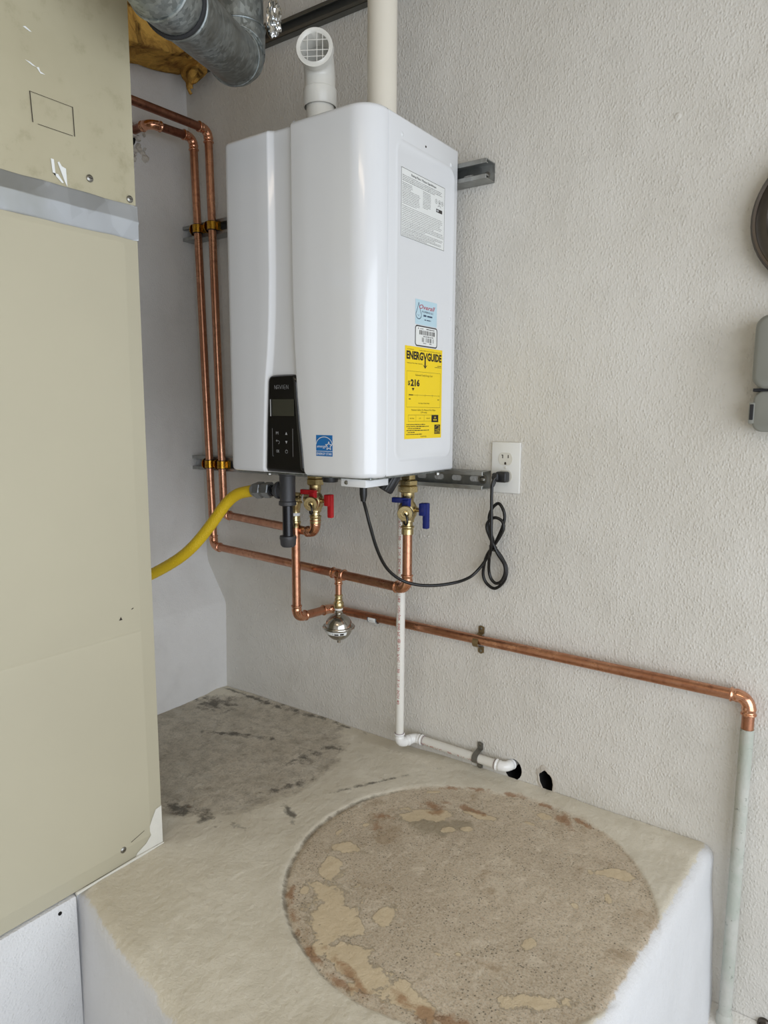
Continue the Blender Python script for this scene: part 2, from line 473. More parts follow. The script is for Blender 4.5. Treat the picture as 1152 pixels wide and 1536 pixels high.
# ragged chipped lip round the empty hole
g = G(); n = len(h2)
for k0, k1, d0, d1 in ((1.0, 1.14, -.0006, -.0016), (1.14, 1.42, -.0016, -.0002)):
    def ring(k, y, s_): return [(.633 + (x - .633) * (k + .28 * noise.noise(V((x * 60, z * 60, s_)))), y, -.708 + (z + .708) * (k + .28 * noise.noise(V((x * 60, z * 60, s_))))) for x, z in h2]
    a = ring(k0 if k0 > 1 else 1.0, d0, 2 if k0 > 1 else 0) if k0 > 1 else [(x, d0, z) for x, z in h2]
    b = ring(k1, d1, 2 if k1 < 1.2 else 5)
    g.add(a + b, [(i, (i + 1) % n, n + (i + 1) % n, n + i) for i in range(n)])
g.out('chipped_plaster', 'broken_plaster', wall, ang=None, label='chipped lip of bare plaster round the empty hole')
# small dents and blobs on the stucco
g = G()
for x, z, r in ((.284, -.172, .006), (.293, -.171, .004), (.306, -.172, .003), (.839, .678, .008), (.441, -.202, .003)):
    g.lathe([(r, 0), (r * .8, .0012), (r * .35, .002)], (x, 0.0005, z), (0, -1, 0), 9)
g.out('plaster_blob', 'stucco', wall)

prof = [(-.545, CZ), (-.542, 1.05), (-.530, .648), (-.517, -.037), (-.511, -.312), (-.507, -.335), (-.436, -.447), (-.431, -.460), (-.431, -.50), (-.437, -.74), (-.437, FL - .02)]
g = G(); ys = [.03 - i * .2517 for i in range(21)]
vs = [(x, y, z) for y in ys for x, z in prof]; m = len(prof)
g.add(vs, [(j * m + i, j * m + i + 1, (j + 1) * m + i + 1, (j + 1) * m + i) for j in range(20) for i in range(m - 1)])
wl = struct(g.out('wall_left', 'plaster_left', None, ang=50))
g = G(); rn = random.Random(3)
for i in range(34):    # crumbled plaster where the cold water pipe enters the wall
    a = rn.uniform(0, 2 * PI); q = rn.uniform(.012, .05) ; c = V((-.534 + rn.uniform(-.004, .004), -.193 + q * math.cos(a), .872 + q * math.sin(a) * 1.1 - .012))
    s_ = rn.uniform(.004, .013)
    bm = bmesh.new(); bmesh.ops.create_icosphere(bm, subdivisions=1, radius=s_)
    for v in bm.verts: v.co *= rn.uniform(.6, 1.2)
    bm.verts.ensure_lookup_table(); g.add([c + v.co for v in bm.verts], [tuple(v.index for v in f.verts) for f in bm.faces]); bm.free()
o = g.out('crumbled_plaster', 'broken_plaster', wl, smooth=False)
g = G(); g.add([(-.532, -.193 - .012 + .016 * math.cos(a) * (1 + .3 * math.sin(3 * a)), .856 + .024 * math.sin(a)) for a in [2 * PI * i / 16 for i in range(16)]], [tuple(range(16))])
g.out('wall_cavity', 'hole_dark', wl, smooth=False)
# floor, ceiling, far walls of the garage
struct(G().box((-.62, YF, FL - .06), (XR, 0.03, FL)).out('floor', 'floor_concrete', None, smooth=False))
struct(G().box((-.62, YF, CZ), (XR, .03, CZ + .06)).out('ceiling', 'ceiling_paint', None, smooth=False))
struct(G().box((-.62, YF - .08, FL), (XR, YF, CZ)).out('wall_front', 'stucco', None, smooth=False))
g = G(); g.box((XR, -.28, FL), (XR + .1, .03, CZ)); g.box((XR, YF, FL), (XR + .1, -4.22, CZ)); g.box((XR, -4.22, .98), (XR + .1, -.28, CZ))
struct(g.out('wall_right', 'stucco', None, smooth=False))
g = G(); g.box((XR - .02, -.30, FL), (XR + .12, -.23, 1.0)); g.box((XR - .02, -4.27, FL), (XR + .12, -4.20, 1.0)); g.box((XR - .02, -4.20, .96), (XR + .12, -.30, 1.0))
struct(g.out('door_1', 'door_trim', None, smooth=False))

# ------------------------------------------------------------------ concrete platform
TOP = -.731
def front_y(x):     # front edge of the slab
    return -.823 - .10 * min(1, max(0, (x - .09) / .45)) + .003 * math.sin(x * 21)
def right_x(y):
    return .992 + .075 * y + .0035 * noise.noise(V((y * 9, 0, 7)))
RR = .028
NX, NY = 420, 260
def fr(i, n):
    t_ = i / n
    return t_
us = np.linspace(0, 1, NX + 1); vsn = np.linspace(0, 1, NY + 1)
us = us ** .82 * 1.0
tail = 1 - (1 - us) ** 1.0
vs_ = 1 - (1 - vsn) ** 1.25
verts = []; A = {k: [] for k in ('bare_one', 'bare_two', 'ring', 'wet', 'cream', 'rust', 'stain', 'side')}
def blob(x, y, cx, cy, rx, ry, rot=0, ns=22, amp=.45, seed=0):
    dx, dy = x - cx, y - cy; c_, s_ = math.cos(rot), math.sin(rot)
    a = (dx * c_ + dy * s_) / rx; b = (-dx * s_ + dy * c_) / ry
    d = math.sqrt(a * a + b * b) + amp * noise.noise(V((x * ns, y * ns, seed)))
    return max(0., min(1., 1.0 - .5 * d if d < 2 else 0))
CREAM = [(.49, -.595, .075, .04, -.75, 1), (.60, -.665, .085, .028, -.2, 2), (.70, -.668, .05, .022, 0, 3), (.41, -.50, .022, .03, .3, 4), (.395, -.43, .03, .018, .4, 5),
         (.565, -.545, .018, .024, 0, 6), (.86, -.56, .05, .013, .5, 7), (.47, -.235, .05, .02, .5, 8), (.43, -.27, .03, .014, .3, 9), (.56, -.175, .035, .01, .2, 10), (.86, -.20, .035, .015, .2, 11)]
RUST = [(.452, -.203, .025, .013, .3, 1), (.475, -.22, .014, .012, 0, 2), (.708, -.083, .032, .013, -.8, 3), (.40, -.345, .012, .01, 0, 4), (.77, -.67, .09, .013, .15, 5), (.52, -.17, .05, .008, .1, 6),
        (.385, -.30, .015, .01, 0, 8), (.60, -.685, .05, .008, -.3, 9)]
_r = random.Random(21)
CREAM += [(.636 + q * math.cos(a), -.381 + q * math.sin(a), _r.uniform(.006, .016), _r.uniform(.004, .009), a + 1.57, 30 + k) for k, (q, a) in enumerate([(_r.uniform(.16, .32), _r.uniform(0, 2 * PI)) for _ in range(16)])]
WET = [(.49, -.27, .055, .03, .2, 1), (.54, -.232, .022, .02, 0, 2), (.45, -.255, .02, .01, 0, 4)]
RUST += [(.636 + .325 * math.cos(a), -.381 + .325 * math.sin(a), .022, .006, a + 1.57, 70 + k) for k, a in enumerate((1.2, 1.5, 1.75, 2.0, 2.2, 3.9, 4.1, 4.35, 4.6))]
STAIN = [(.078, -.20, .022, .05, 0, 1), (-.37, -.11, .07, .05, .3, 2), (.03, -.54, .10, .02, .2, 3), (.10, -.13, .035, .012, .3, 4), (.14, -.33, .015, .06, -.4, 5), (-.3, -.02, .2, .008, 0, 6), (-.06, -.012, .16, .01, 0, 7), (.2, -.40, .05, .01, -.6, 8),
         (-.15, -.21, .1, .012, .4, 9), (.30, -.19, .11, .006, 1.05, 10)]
for j, vv in enumerate(vs_):
    for i, uu in enumerate(us):
        # rows run from the back wall to the front edge, columns from the left wall to the right edge
        y0 = -.01 + 0 * vv
        xr = right_x(-vv * .88)
        x = -.4365 + (xr + .4365) * uu
        yf = front_y(x); y = -.0008 + (yf + .0008) * vv
        dr = xr - x; df = y - yf
        if x < .07 and y < -.60: df = 1
        z = 0.0
        for d in (dr, df):
            if d < RR: z -= RR - math.sqrt(max(0, RR * RR - (RR - max(d, 0)) ** 2))
        z = max(z, -RR * 1.5)
        e1 = noise.noise(V((x * 7, y * 7, 1)))
        rho = math.hypot(x - .636, y + .381) + .006 * e1
        b1 = max(0., min(1., .5 + (.337 - rho) / .03))
        th = math.atan2(y + .381, x - .636)
        if th > 1.2 and th < 2.9: b1 = max(0., min(1., .5 + (.33 + .02 * e1 - rho) / .08))
        rho2 = math.hypot(x + .15, y + .29) + .02 * e1
        b2 = max(0., min(1., .5 + (.325 - rho2) / .09))
        A['bare_one'].append(b1)
        A['bare_two'].append(b2)
        rim = math.exp(-((rho - .337) / .006) ** 2)
        left = max(0, min(1, (math.cos(th + 2.75) - .25) * 2))
        A['ring'].append(rim * left * .66)
        A['wet'].append(max(blob(x, y, *w[:4], w[4], 30, .5, w[5]) for w in WET))
        cr = max(blob(x, y, *w[:4], w[4], 26, .8, w[5] + 20) for w in CREAM) if rho < .36 else 0
        A['cream'].append(cr)
        A['rust'].append(max(blob(x, y, *w[:4], w[4], 50, .9, w[5] + 40) for w in RUST) * .9)
        A['stain'].append(max(blob(x, y, *w[:4], w[4], 40, 1.0, w[5] + 60) for w in STAIN) * .66)
        A['side'].append(max(0., min(1., .5 + (.016 - dr) / .03)) if dr < df else max(0., min(1., .5 + (.006 - df) / .03)))
        # relief: bare concrete lies lower than the paint film, flakes of paint stand proud
        z -= .0028 * min(1, max(0, (b1 - .4) * 5)) + .0018 * min(1, max(0, (b2 - .4) * 4))
        
        z += .0016 * noise.noise(V((x * 10, y * 10, 2))) + .0009 * noise.noise(V((x * 38, y * 38, 3))) + .0006 * noise.noise(V((x * 120, y * 120, 5)))
        z -= .003 * rim * left
        # a shallow trowel ridge runs from the pipe elbow to the second patch
        z += .005 * math.exp(-((y + .03 * math.sin(x * 9) + .02) / .03) ** 2)
        verts.append((x, y, TOP + z))
W1 = NX + 1
faces = [(j * W1 + i, j * W1 + i + 1, (j + 1) * W1 + i + 1, (j + 1) * W1 + i) for j in range(NY) for i in range(NX)]
def skirt(idx, side):
    global verts, faces
    prev = idx
    base = [verts[k] for k in idx]
    for k in range(1, 13):
        zt = k / 12; new = []
        for b in base:
            new.append(len(verts))
            bx = .004 * noise.noise(V((b[0] * 8, b[1] * 8, zt * 3)))
            ox = bx + .018 * zt if side == 'r' else 0
            oy = (bx - .012 * zt) if side == 'f' else 0
            verts.append((b[0] + ox, b[1] + oy, b[2] + (FL - b[2]) * zt))
            for a_ in A: A[a_].append(1.0 if a_ == 'side' else 0.0)
        for q in range(len(idx) - 1): faces.append((prev[q], prev[q + 1], new[q + 1], new[q]))
        prev = new
skirt([j * W1 + NX for j in range(NY + 1)], 'r')
skirt([NY * W1 + i for i in range(NX + 1)], 'f')
plat = mo('concrete_platform', verts, faces, 'platform_concrete', None, ang=None)
for k, arr in A.items():
    at_ = plat.data.attributes.new(k, 'FLOAT', 'POINT'); at_.data.foreach_set('value', arr)
tag(plat, 'raised concrete platform with worn cream paint and a round bare patch, white sides', 'platform')
# painted masonry base that carries the furnace
g = G(); g.box((-.436, -1.78, FL), (.088, -.828, TOP - .0015), .006, 2)
o = g.out('masonry_plinth', 'white_paint', None); tag(o, 'smooth white painted masonry plinth under the tan furnace cabinet', 'plinth')
G().lathe([(.0035, 0), (.0035, .0012)], (.0880, -.862, -.748), (1, 0, 0), 8).out('nail_hole', 'hole_dark', o)

# ------------------------------------------------------------------ furnace cabinet
FX = .085; FY = -.641
fur = thing('furnace_cabinet', 'tall tan sheet metal furnace cabinet at the left edge with a grey foil seam', 'furnace', (-.2, -1.2, TOP))
G().box((-.42, -1.75, TOP + .001), (FX - .004, FY - .002, .46), .002).out('lower_body', 'furnace_cream', fur)
G().box((-.42, -1.75, .462), (FX - .006, FY - .001, .845), .002).out('upper_body', 'furnace_tan', fur)
G().box((FX - .004, -1.752, TOP + .003), (FX, FY, .437), .0014).out('lower_panel', 'furnace_cream', fur)
G().box((FX - .006, -1.752, .466), (FX - .001, FY, .845), .0014).out('upper_panel', 'furnace_tan', fur)
for z0, z1 in ((-.280, .423), (-.700, -.283)):
    pl = Plane((FX, -1.65, z0), (0, 1, 0), (0, 0, 1)); w = -.668 + 1.65; h = z1 - z0
    a = rrect(0, w, 0, h, .004, 2); b = rrect(.0025, w - .0025, .0025, h - .0025, .004, 2); n = len(a)
    G().add([pl.p(x, y, 0) for x, y in a] + [pl.p(x, y, .0007) for x, y in b], [(i, (i + 1) % n, n + (i + 1) % n, n + i) for i in range(n)] + [tuple(range(n, 2 * n))]).out('embossed_panel', 'furnace_cream', fur, ang=20)
# foil seam: a strip folded in two bands, slightly rippled
g = G(); rows = [(.4895, .0004), (.487, .0016), (.468, .0018), (.464, .0040), (.461, .0042), (.458, .0024), (.434, .0026), (.4305, .0005)]
ny = 70; vs = []; fs = []
for j in range(ny + 1):
    y = FY + .0006 - 1.1 * j / ny
    for k, (z, d) in enumerate(rows):
        vs.append((FX + d + .0007 * noise.noise(V((y * 30, z * 40, 2))), y, z + .0018 * noise.noise(V((y * 18, k * .3, 9)))))
for j in range(ny):
    for k in range(len(rows) - 1): fs.append((j * 8 + k, j * 8 + k + 1, (j + 1) * 8 + k + 1, (j + 1) * 8 + k))
k0 = len(vs)
vs += [(FX - .03, FY + .0008, .4895), (FX - .03, FY + .0008, .4305)]; fs.append((0, 7, k0 + 1, k0))
g.add(vs, fs); g.out('foil_seam', 'foil_tape', fur, ang=40)
for y, z, m in ((-.730, .514, 'steel_screw'), (-.654, .499, 'steel_screw'), (-.730, -.699, 'steel_screw')):
    g = G(); g.lathe([(.0062, 0), (.0060, .0012), (.004, .0028), (.0022, .003)], (FX, y, z), (1, 0, 0), 12)
    s_ = g.out('screw', m, fur)
    g = G(); g.box((FX + .0025, y - .0032, z - .0006), (FX + .0033, y + .0032, z + .0006)); g.out('slot', 'slot_dark', s_, smooth=False)
g = G(); pl = Plane((FX, 0, 0), (0, 1, 0), (0, 0, 1))   # stamped knockout outline
pl.line(g, [(-.823, .573), (-.825, .617)], .0014, .0003); pl.line(g, [(-.825, .617), (-.7545, .617)], .0007, .0003); pl.line(g, [(-.7545, .617), (-.7535, .573)], .0014, .0003); pl.line(g, [(-.815, .5725), (-.757, .5725)], .0008, .0003)
g.out('stamped_knockout', 'slot_dark', fur, smooth=False)
g = G()    # torn remnants of a white sticker and scratches
for P in ([(-.797, .527), (-.792, .527), (-.790, .502), (-.780, .494), (-.777, .495), (-.786, .506), (-.795, .506)], [(-.779, .520), (-.772, .518), (-.771, .490), (-.775, .497), (-.781, .512), (-.786, .524), (-.783, .526)],
          [(-.83, .6605), (-.818, .656), (-.812, .656), (-.822, .660)], [(-.812, .656), (-.808, .6575), (-.806, .652), (-.798, .65), (-.806, .649)], [(-.83, .707), (-.82, .704), (-.816, .7045), (-.826, .709)]):
    g = G(); pl.poly(g, P, .0003); g.out('sticker_remnant', 'label_white', fur, smooth=False)

for P in ([(-.716, -.2515), (-.712, -.245), (-.709, -.2515)], [(-.690, -.236), (-.686, -.2335), (-.684, -.2345), (-.688, -.2365)], [(-.713, -.6925), (-.683, -.6835), (-.683, -.6825), (-.713, -.6912)]):
    g = G(); pl.poly(g, P, .0011); g.out('dent_mark', 'slot_dark', fur, smooth=False)
g = G(); rn = random.Random(8)    # smear of white caulk on the lower corner
P = [(-.6415, -.650), (-.6415, -.728), (-.705, -.7275), (-.70, -.721), (-.68, -.712), (-.668, -.700), (-.672, -.685), (-.664, -.668), (-.655, -.652)]
pl.poly(g, P, .0006); g.out('caulk_smear', 'caulk', fur, smooth=False)
G().tube([(FX + .0025, FY - .0005, TOP + .002), (FX + .003, -.70, TOP + .0025), (FX + .0025, -.78, TOP + .002), (FX + .003, -.83, TOP + .001)], [.0015, .0028, .002, .003], 8).out('caulk_bead', 'caulk', fur)

# ------------------------------------------------------------------ struts
def strut(name, label, x0, x1, zc, slots):
    h = .0206; s_ = thing(name, label, 'bracket', (x0, 0, zc), 'steel strut channels behind the heater')
    out_ = [(x0, zc - h), (x1, zc - h), (x1, zc + h), (x0, zc + h)]
    holes = []
    for sx in slots:
        holes.append([(sx + (.0075 if math.cos(a) > 0 else -.0075) + .0068 * math.cos(a), zc + .0068 * math.sin(a)) for a in [2 * PI * (i + .5) / 16 for i in range(16)]])
    fl, tr = tess(out_, holes); n = len(fl)
    g = G(); g.add([(p.x, -.0006, p.y) for p in fl] + [(p.x, -.0028, p.y) for p in fl], [tuple(t_) for t_ in tr] + [tuple(i + n for i in t_) for t_ in tr])
    g.out('web', 'galvanized_strut', s_, smooth=False)
    for sg, nm in ((1, 'flange'), (-1, 'flange')):
        g = G(); g.box((x0, -.041, min(zc + sg * h, zc + sg * (h - .0024))), (x1, -.0006, max(zc + sg * h, zc + sg * (h - .0024))), .0007, 1)
        g.box((x0, -.0412, min(zc + sg * h, zc + sg * (h - .0095))), (x1, -.0388, max(zc + sg * h, zc + sg * (h - .0095))), .0007, 1)
        za, zb = zc + sg * (h - .0095), zc + sg * (h - .0072)
        g.box((x0, -.0405, min(za, zb)), (x1, -.0335, max(za, zb)), .0006, 1)
        g.out(nm, 'galvanized_strut', s_, smooth=False)
    return s_
su = strut('strut_channel', 'upper galvanised steel strut, open end sticking out above the outlet', -.527, .464, .6465, [.30, .35, .40])
sl = strut('strut_channel', 'lower galvanised steel strut with oval slots, ending beside the outlet', -.520, .472, -.0215, [.045 + .0485 * k for k in range(9)])
def bolt(parent, x, z, y=-.003, r=.009):
    g = G(); g.lathe([(r * 1.25, 0), (r * 1.25, .0015)], (x, y, z), (0, -1, 0), 18); g.lathe([(r * .8, .0015), (r * .78, .004), (r * .5, .0065), (r * .1, .007)], (x, y, z), (0, -1, 0), 14)
    g.out('bolt', 'steel_screw', parent)
bolt(su, .447, .644, -.003, .006); bolt(sl, .454, -.0215)
# strut high on the wall
o = thing('wall_strut', 'dark grey steel strut running level high on the wall behind the round duct', 'bracket', (-.3, 0, 1.10))
g = G(); g.box((-.50, -.0025, 1.083), (.42, -.0002, 1.12)); g.out('web', 'dark_galv', o, smooth=False)
g = G(); g.box((-.50, -.021, 1.1185), (.42, -.0002, 1.1205)); g.box((-.50, -.021, 1.111), (.42, -.0192, 1.1205)); g.out('flange', 'dark_galv', o, smooth=False)
g = G(); g.box((-.50, -.021, 1.0815), (.42, -.0002, 1.0835)); g.box((-.50, -.021, 1.0815), (.42, -.0192, 1.091)); g.out('flange', 'dark_galv', o, smooth=False)
G().tube(catmull([(-.196, -.022, 1.125), (-.190, -.024, 1.112), (-.186, -.024, 1.098), (-.178, -.022, 1.086)], 4), .0013, 6).out('wire_tie', 'steel_screw', o)
G().lathe([(.001, -.003), (.003, -.002), (.003, .002), (.001, .003)], (-.197, -.022, 1.127), (0, 0, 1), 8).out('knob', 'steel_screw', o)

# ------------------------------------------------------------------ water heater
HX, HZ = .3986, .695
heat = thing('water_heater', 'white tankless water heater with black control panel hung on the stucco wall', 'water heater', (.2, -.2, 0))
YS = -.311
def gl(z):
    if z > .42: return .136
    pts = [(0, .108), (.10, .1125), (.197, .119), (.25, .1262), (.32, .1325), (.42, .136)]
    return float(np.interp(z, *zip(*pts)))
def gr(z):
    pts = [(0, .2285), (.06, .2225), (.10, .2175), (.16, .2115), (.208, .208), (.26, .2045), (.34, .2015), (.45, .2005), (.7, .2005)]
    return float(np.interp(z, *zip(*pts)))
YL, YB, YR = -.3625, -.3530, -.3645
def yband(x, z): return YB
def cover_profile(z):
    P = [(.0008, YS), (.0008, YS - .012), (.0008, YS - .028)]
    R = .020
    for i in range(1, 7):
        a = PI / 2 * i / 6; P.append((.0008 + R - R * math.cos(a), YL + R - R * math.sin(a)))
    a0 = gl(z); b0 = gr(z)
    for q in (.35, .7): P.append((.022 + (a0 - .022) * q, YL))
    P += [(a0 - .003, YL), (a0 - .0008, YL + .0003), (a0 + .001, YL + .0016), (a0 + .0085, YB - .0010), (a0 + .0105, YB - .0002), (a0 + .013, YB)]
    for q in (.33, .66): P.append((a0 + .013 + (b0 - .004 - a0 - .013) * q, YB))
    P += [(b0 - .0035, YB), (b0 - .0025, YB - .0015), (b0 - .0016, YR + .003), (b0 + .0004, YR + .0006), (b0 + .003, YR)]
    R = .052
    for q in (.33, .66): P.append((b0 + (HX - R - b0) * q, YR))
    for i in range(0, 15):
        a = PI / 2 * i / 14; P.append((HX - R + R * math.sin(a), YR + R - R * math.cos(a)))
    P += [(HX, YS)]
    return P
def ins(P, d):
    out_ = []; n = len(P)
    for i, (x, y) in enumerate(P):
        a = P[max(i - 1, 0)]; b = P[min(i + 1, n - 1)]
        tx, ty = b[0] - a[0], b[1] - a[1]; L = math.hypot(tx, ty) or 1
        nx, ny_ = -ty / L, tx / L     # towards the inside
        if i == 0 or i == n - 1: ny_ = 0; nx = 1 if i == 0 else -1
        out_.append((x + nx * d, y + ny_ * d))
    return out_
RT = .010
lv = [(0.0, RT)] + [(RT - RT * math.cos(PI / 2 * i / 5), RT - RT * math.sin(PI / 2 * i / 5)) for i in range(1, 6)]
zz = [(z, d) for z, d in lv] + [(z, 0) for z in np.linspace(.02, .30, 29)[:]] + [(z, 0) for z in (.34, .38, .42, .48, .56, .64)] + [(HZ - z, d) for z, d in reversed(lv)]
rows = [[(x, y, z) for x, y in ins(cover_profile(z), d)] for z, d in zz]
m = len(rows[0]); vs = [p for r_ in rows for p in r_]
fs = [(j * m + i, j * m + i + 1, (j + 1) * m + i + 1, (j + 1) * m + i) for j in range(len(rows) - 1) for i in range(m - 1)]
for r0, zc_ in ((0, 0.0), (len(rows) - 1, HZ)):
    k0 = len(vs); vs += [(x, YS, zc_) for x, y, z in rows[r0]]
    fs += [(r0 * m + i, r0 * m + i + 1, k0 + i + 1, k0 + i) for i in range(m - 1)]
mo('front_cover', vs, fs, 'enamel', heat, ang=38)
# rear casing
G().box((.0015, YS + .0012, .0015), (HX - .0008, -.043, HZ - .002), .0055, 3).out('casing', 'enamel', heat)
G().box((.0035, YS - .002, .003), (HX - .003, YS + .003, HZ - .003)).out('seam_gasket', 'gap_dark', heat, smooth=False)
# pressed outline on the right side
pl = Plane((HX - .0008, -.284, .030), (0, 1, 0), (0, 0, 1)); w, h = .228, .621
g = G(); loops = [(0, 0), (.0035, .0012), (.0075, .0012), (.011, .0004)]; L = []
for d, e in loops: L.append([pl.p(x, y, e) for x, y in rrect(d, w - d, d, h - d, .026 - d, 7)])
n = len(L[0]); vs = [p for l_ in L for p in l_]
fs = [(j * n + i, j * n + (i + 1) % n, (j + 1) * n + (i + 1) % n, (j + 1) * n + i) for j in range(3) for i in range(n)] + [tuple(3 * n + i for i in range(n))]
g.add(vs, fs); g.out('side_embossing', 'enamel', heat, ang=60)
for y, z in ((-.262, .660), (-.075, .655), (-.07, .335)):
    G().lathe([(.0045, 0), (.003, .0012), (.001, .0015)], (HX - .0008, y, z), (1, 0, 0), 12).out('dimple', 'enamel', heat)
G().lathe([(.0024, 0), (.0018, .0008)], (HX - .0008, -.177, .662), (1, 0, 0), 10).out('screw', 'slot_dark', heat)
# control panel
g = G(); rowsz = list(np.linspace(.0025, .190, 26)) + [.195, .199, .2025, .205, .2066, .2075]
cols = [0, .02, .05, .1, .2, .35, .5, .65, .8, .9, .95, .98, 1.0]
vs = []
for z in rowsz:
    a = gl(z) + .0035; b = gr(z) - .0022
    if z > .194:
        q = .0135 - math.sqrt(max(0, .0135 ** 2 - (z - .194) ** 2)); a += q * 1.25; b -= q
    for c_ in cols:
        e = min(c_, 1 - c_) * (b - a); ez = min(z - .0025, .2075 - z)
        e = min(e, max(ez, 0))
        y = -.3610 + .0075 * max(0, 1 - e / .006) ** 2 - .0012 * math.sin(PI * c_)
        vs.append((a + (b - a) * c_, y, z))
m = len(cols)
fs = [(j * m + i, j * m + i + 1, (j + 1) * m + i + 1, (j + 1) * m + i) for j in range(len(rowsz) - 1) for i in range(m - 1)]
g.add(vs, fs); cp = g.out('control_panel', 'black_gloss', heat, ang=None)
pf = Plane((0, -.3624, 0), (1, 0, 0), (0, 0, 1))
g = G(); pf.rect(g, .1375, .1215, .2005, .1565, .0003); g.out('display', 'lcd', cp, smooth=False)
g = G(); pf.rect(g, .1315, .121, .1348, .1565, .0003); g.out('indicator_bar', 'print_grey', cp, smooth=False)
g = G()
def seg(*P): pf.line(g, P, .0005)
z0_, z1_ = .1775, .1855
def NN(x): seg((x, z0_), (x, z1_), (x + .0052, z0_), (x + .0052, z1_))
NN(.1460)
seg((.1532, z0_), (.1532, z1_ - .001), (.1542, z1_), (.1574, z1_), (.1584, z1_ - .001), (.1584, z0_)); seg((.1532, z0_ + .0024), (.1584, z0_ + .0024))
seg((.1606, z1_), (.1636, z0_), (.1666, z1_)); seg((.1692, z0_), (.1692, z1_))
seg((.1770, z1_), (.1730, z1_), (.1720, z1_ - .001), (.1720, z0_ + .001), (.1730, z0_), (.1770, z0_)); seg((.1720, z0_ + .0035), (.1768, z0_ + .0035))
NN(.1796)
g.out('panel_lettering', 'print_grey', cp, smooth=False)
g = G()
for x in (.1372, .1958): pf.line(g, [(x, .095), (x, .037)], .0006)
pf.line(g, [(.1372, .037), (.1398, .0365)], .0006)
pf.text(g, 'M', .1480, .0828, .0062, .0065); pf.text(g, 'OK', .1482, .0445, .0062, .0088)
pf.poly(g, [(.1745, .0825), (.1805, .0825), (.1775, .0885)]); pf.poly(g, [(.1745, .0695), (.1805, .0695), (.1775, .0635)])
pf.line(g, [(.1540 + .0035 * math.sin(a), .0663 - .0032 * math.cos(a)) for a in [PI * i / 8 for i in range(9)]], .0008); pf.line(g, [(.1540, .0695), (.1482, .0695)], .0008); pf.line(g, [(.1502, .0715), (.1480, .0695), (.1502, .0675)], .0008)
pf.line(g, [(.1775 + .0034 * math.cos(a), .0472 + .0034 * math.sin(a)) for a in [PI * .65 + 2 * PI * .85 * i / 14 for i in range(15)]], .0008); pf.line(g, [(.1775, .0485), (.1775, .0515)], .0008)
g.out('button_symbols', 'print_grey', cp, smooth=False)
# blue efficiency badge on the front
def estar(parent, P0, x0, y0, w, h, bg, fg, inv=False):
    g = P0.plate([(x0, y0), (x0 + w, y0), (x0 + w, y0 + h), (x0, y0 + h)], .0003); st_ = g.out('badge', bg, parent, smooth=False)
    g = G(); cx, cy = x0 + w * .5, y0 + h * .52; R = w * .50; u = .0005
    P0.line(g, [(cx + R * math.cos(a), cy + R * .78 * math.sin(a)) for a in [math.radians(8 + 164 * i / 16) for i in range(17)]], w * .035, u)
    sx, sy = x0 + w * .78, y0 + h * .49; S = []
    for i in range(10):
        q = w * (.21 if i % 2 == 0 else .088); a = PI / 2 + i * PI / 5; S.append((sx + q * math.cos(a), sy + q * math.sin(a)))
    P0.line(g, S, w * .035, u, close=True)
    P0.text(g, 'energy', x0 + w * .06, y0 + h * .41, h * .13, w * .60, shear=.5, up=u)
    P0.rect(g, x0, y0 + h * .225, x0 + w, y0 + h * .245, u)
    P0.text(g, 'ENERGY STAR', x0 + w * .04, y0 + h * .06, h * .11, w * .92, bold=.005, up=u)
    g.out('badge_print', fg, st_, smooth=False)
    return st_
pe = Plane((0, YR, 0), (1, 0, 0), (0, 0, 1))
b_ = estar(heat, pe, .2615, .0415, .0430, .0425, 'label_blue', 'print_white'); b_['label'] = 'blue square badge reading ENERGY STAR'
# labels on the right side; plane coordinates are (y + .284, z - .030)
ps = Plane((HX - .0004 + .0003, 0, 0), (0, 1, 0), (0, 0, 1))
rn = random.Random(11)
g = ps.plate([(-.2660, .4725), (-.1010, .4725), (-.1010, .6010), (-.2660, .6010)], .0003); rp = g.out('rating_label', 'label_white', heat, smooth=False, label='white rating plate covered in fine print')
g = G(); ps.frame(g, -.2655, .473, -.1015, .6005, .0008)
ps.text(g, 'Rating Plate / Plaque Signalétique', -.1835, .5915, .0042, .094, 'c', .012)
g2 = G()
def para(x0, x1, z0, z1, n, hh=.0018, short=1.0):
    for i in range(n):
        z = z0 + (z1 - z0) * i / max(1, n - 1)
        ps.words(g2, x0, x0 + (x1 - x0) * (rn.uniform(.45, .8) if i == n - 1 else rn.uniform(.9, 1) * short), z, hh, rn)
para(-.262, -.105, .5865, .5770, 4)
para(-.262, -.214, .5725, .5630, 4, short=.8); para(-.262, -.196, .5600, .5350, 9, .0016)
para(-.187, -.152, .5725, .5420, 11, .0016, .9)
para(-.262, -.106, .5300, .5060, 8, .0015); para(-.262, -.104, .5025, .4930, 4, .0017); para(-.262, -.104, .4895, .4835, 3, .0017); para(-.262, -.104, .4805, .4755, 3, .0016)
g2.out('fine_print', 'print_mid', rp, smooth=False)
for x in (-.1355, -.1225, -.1115):
    ps.line(g, [(x + .0042 * math.cos(a), .5665 + .0042 * math.sin(a)) for a in [2 * PI * i / 14 for i in range(14)]], .0006, close=True)
ps.text(g, 'Y', -.1355, .5648, .0034, None, 'c', .02); ps.poly(g, [(-.1245, .5645), (-.1205, .5645), (-.1225, .569)]); ps.text(g, 'R', -.1115, .5648, .0034, None, 'c', .02)
ps.poly(g, rrect(-.1355, -.1110, .5455, .5525, .0012, 2)); ps.line(g, [(-.123 + .006 * math.cos(a), .557 + .003 * math.sin(a)) for a in [PI * i / 8 for i in range(9)]], .0008)
g.out('heading_print', 'print_dark', rp, smooth=False)
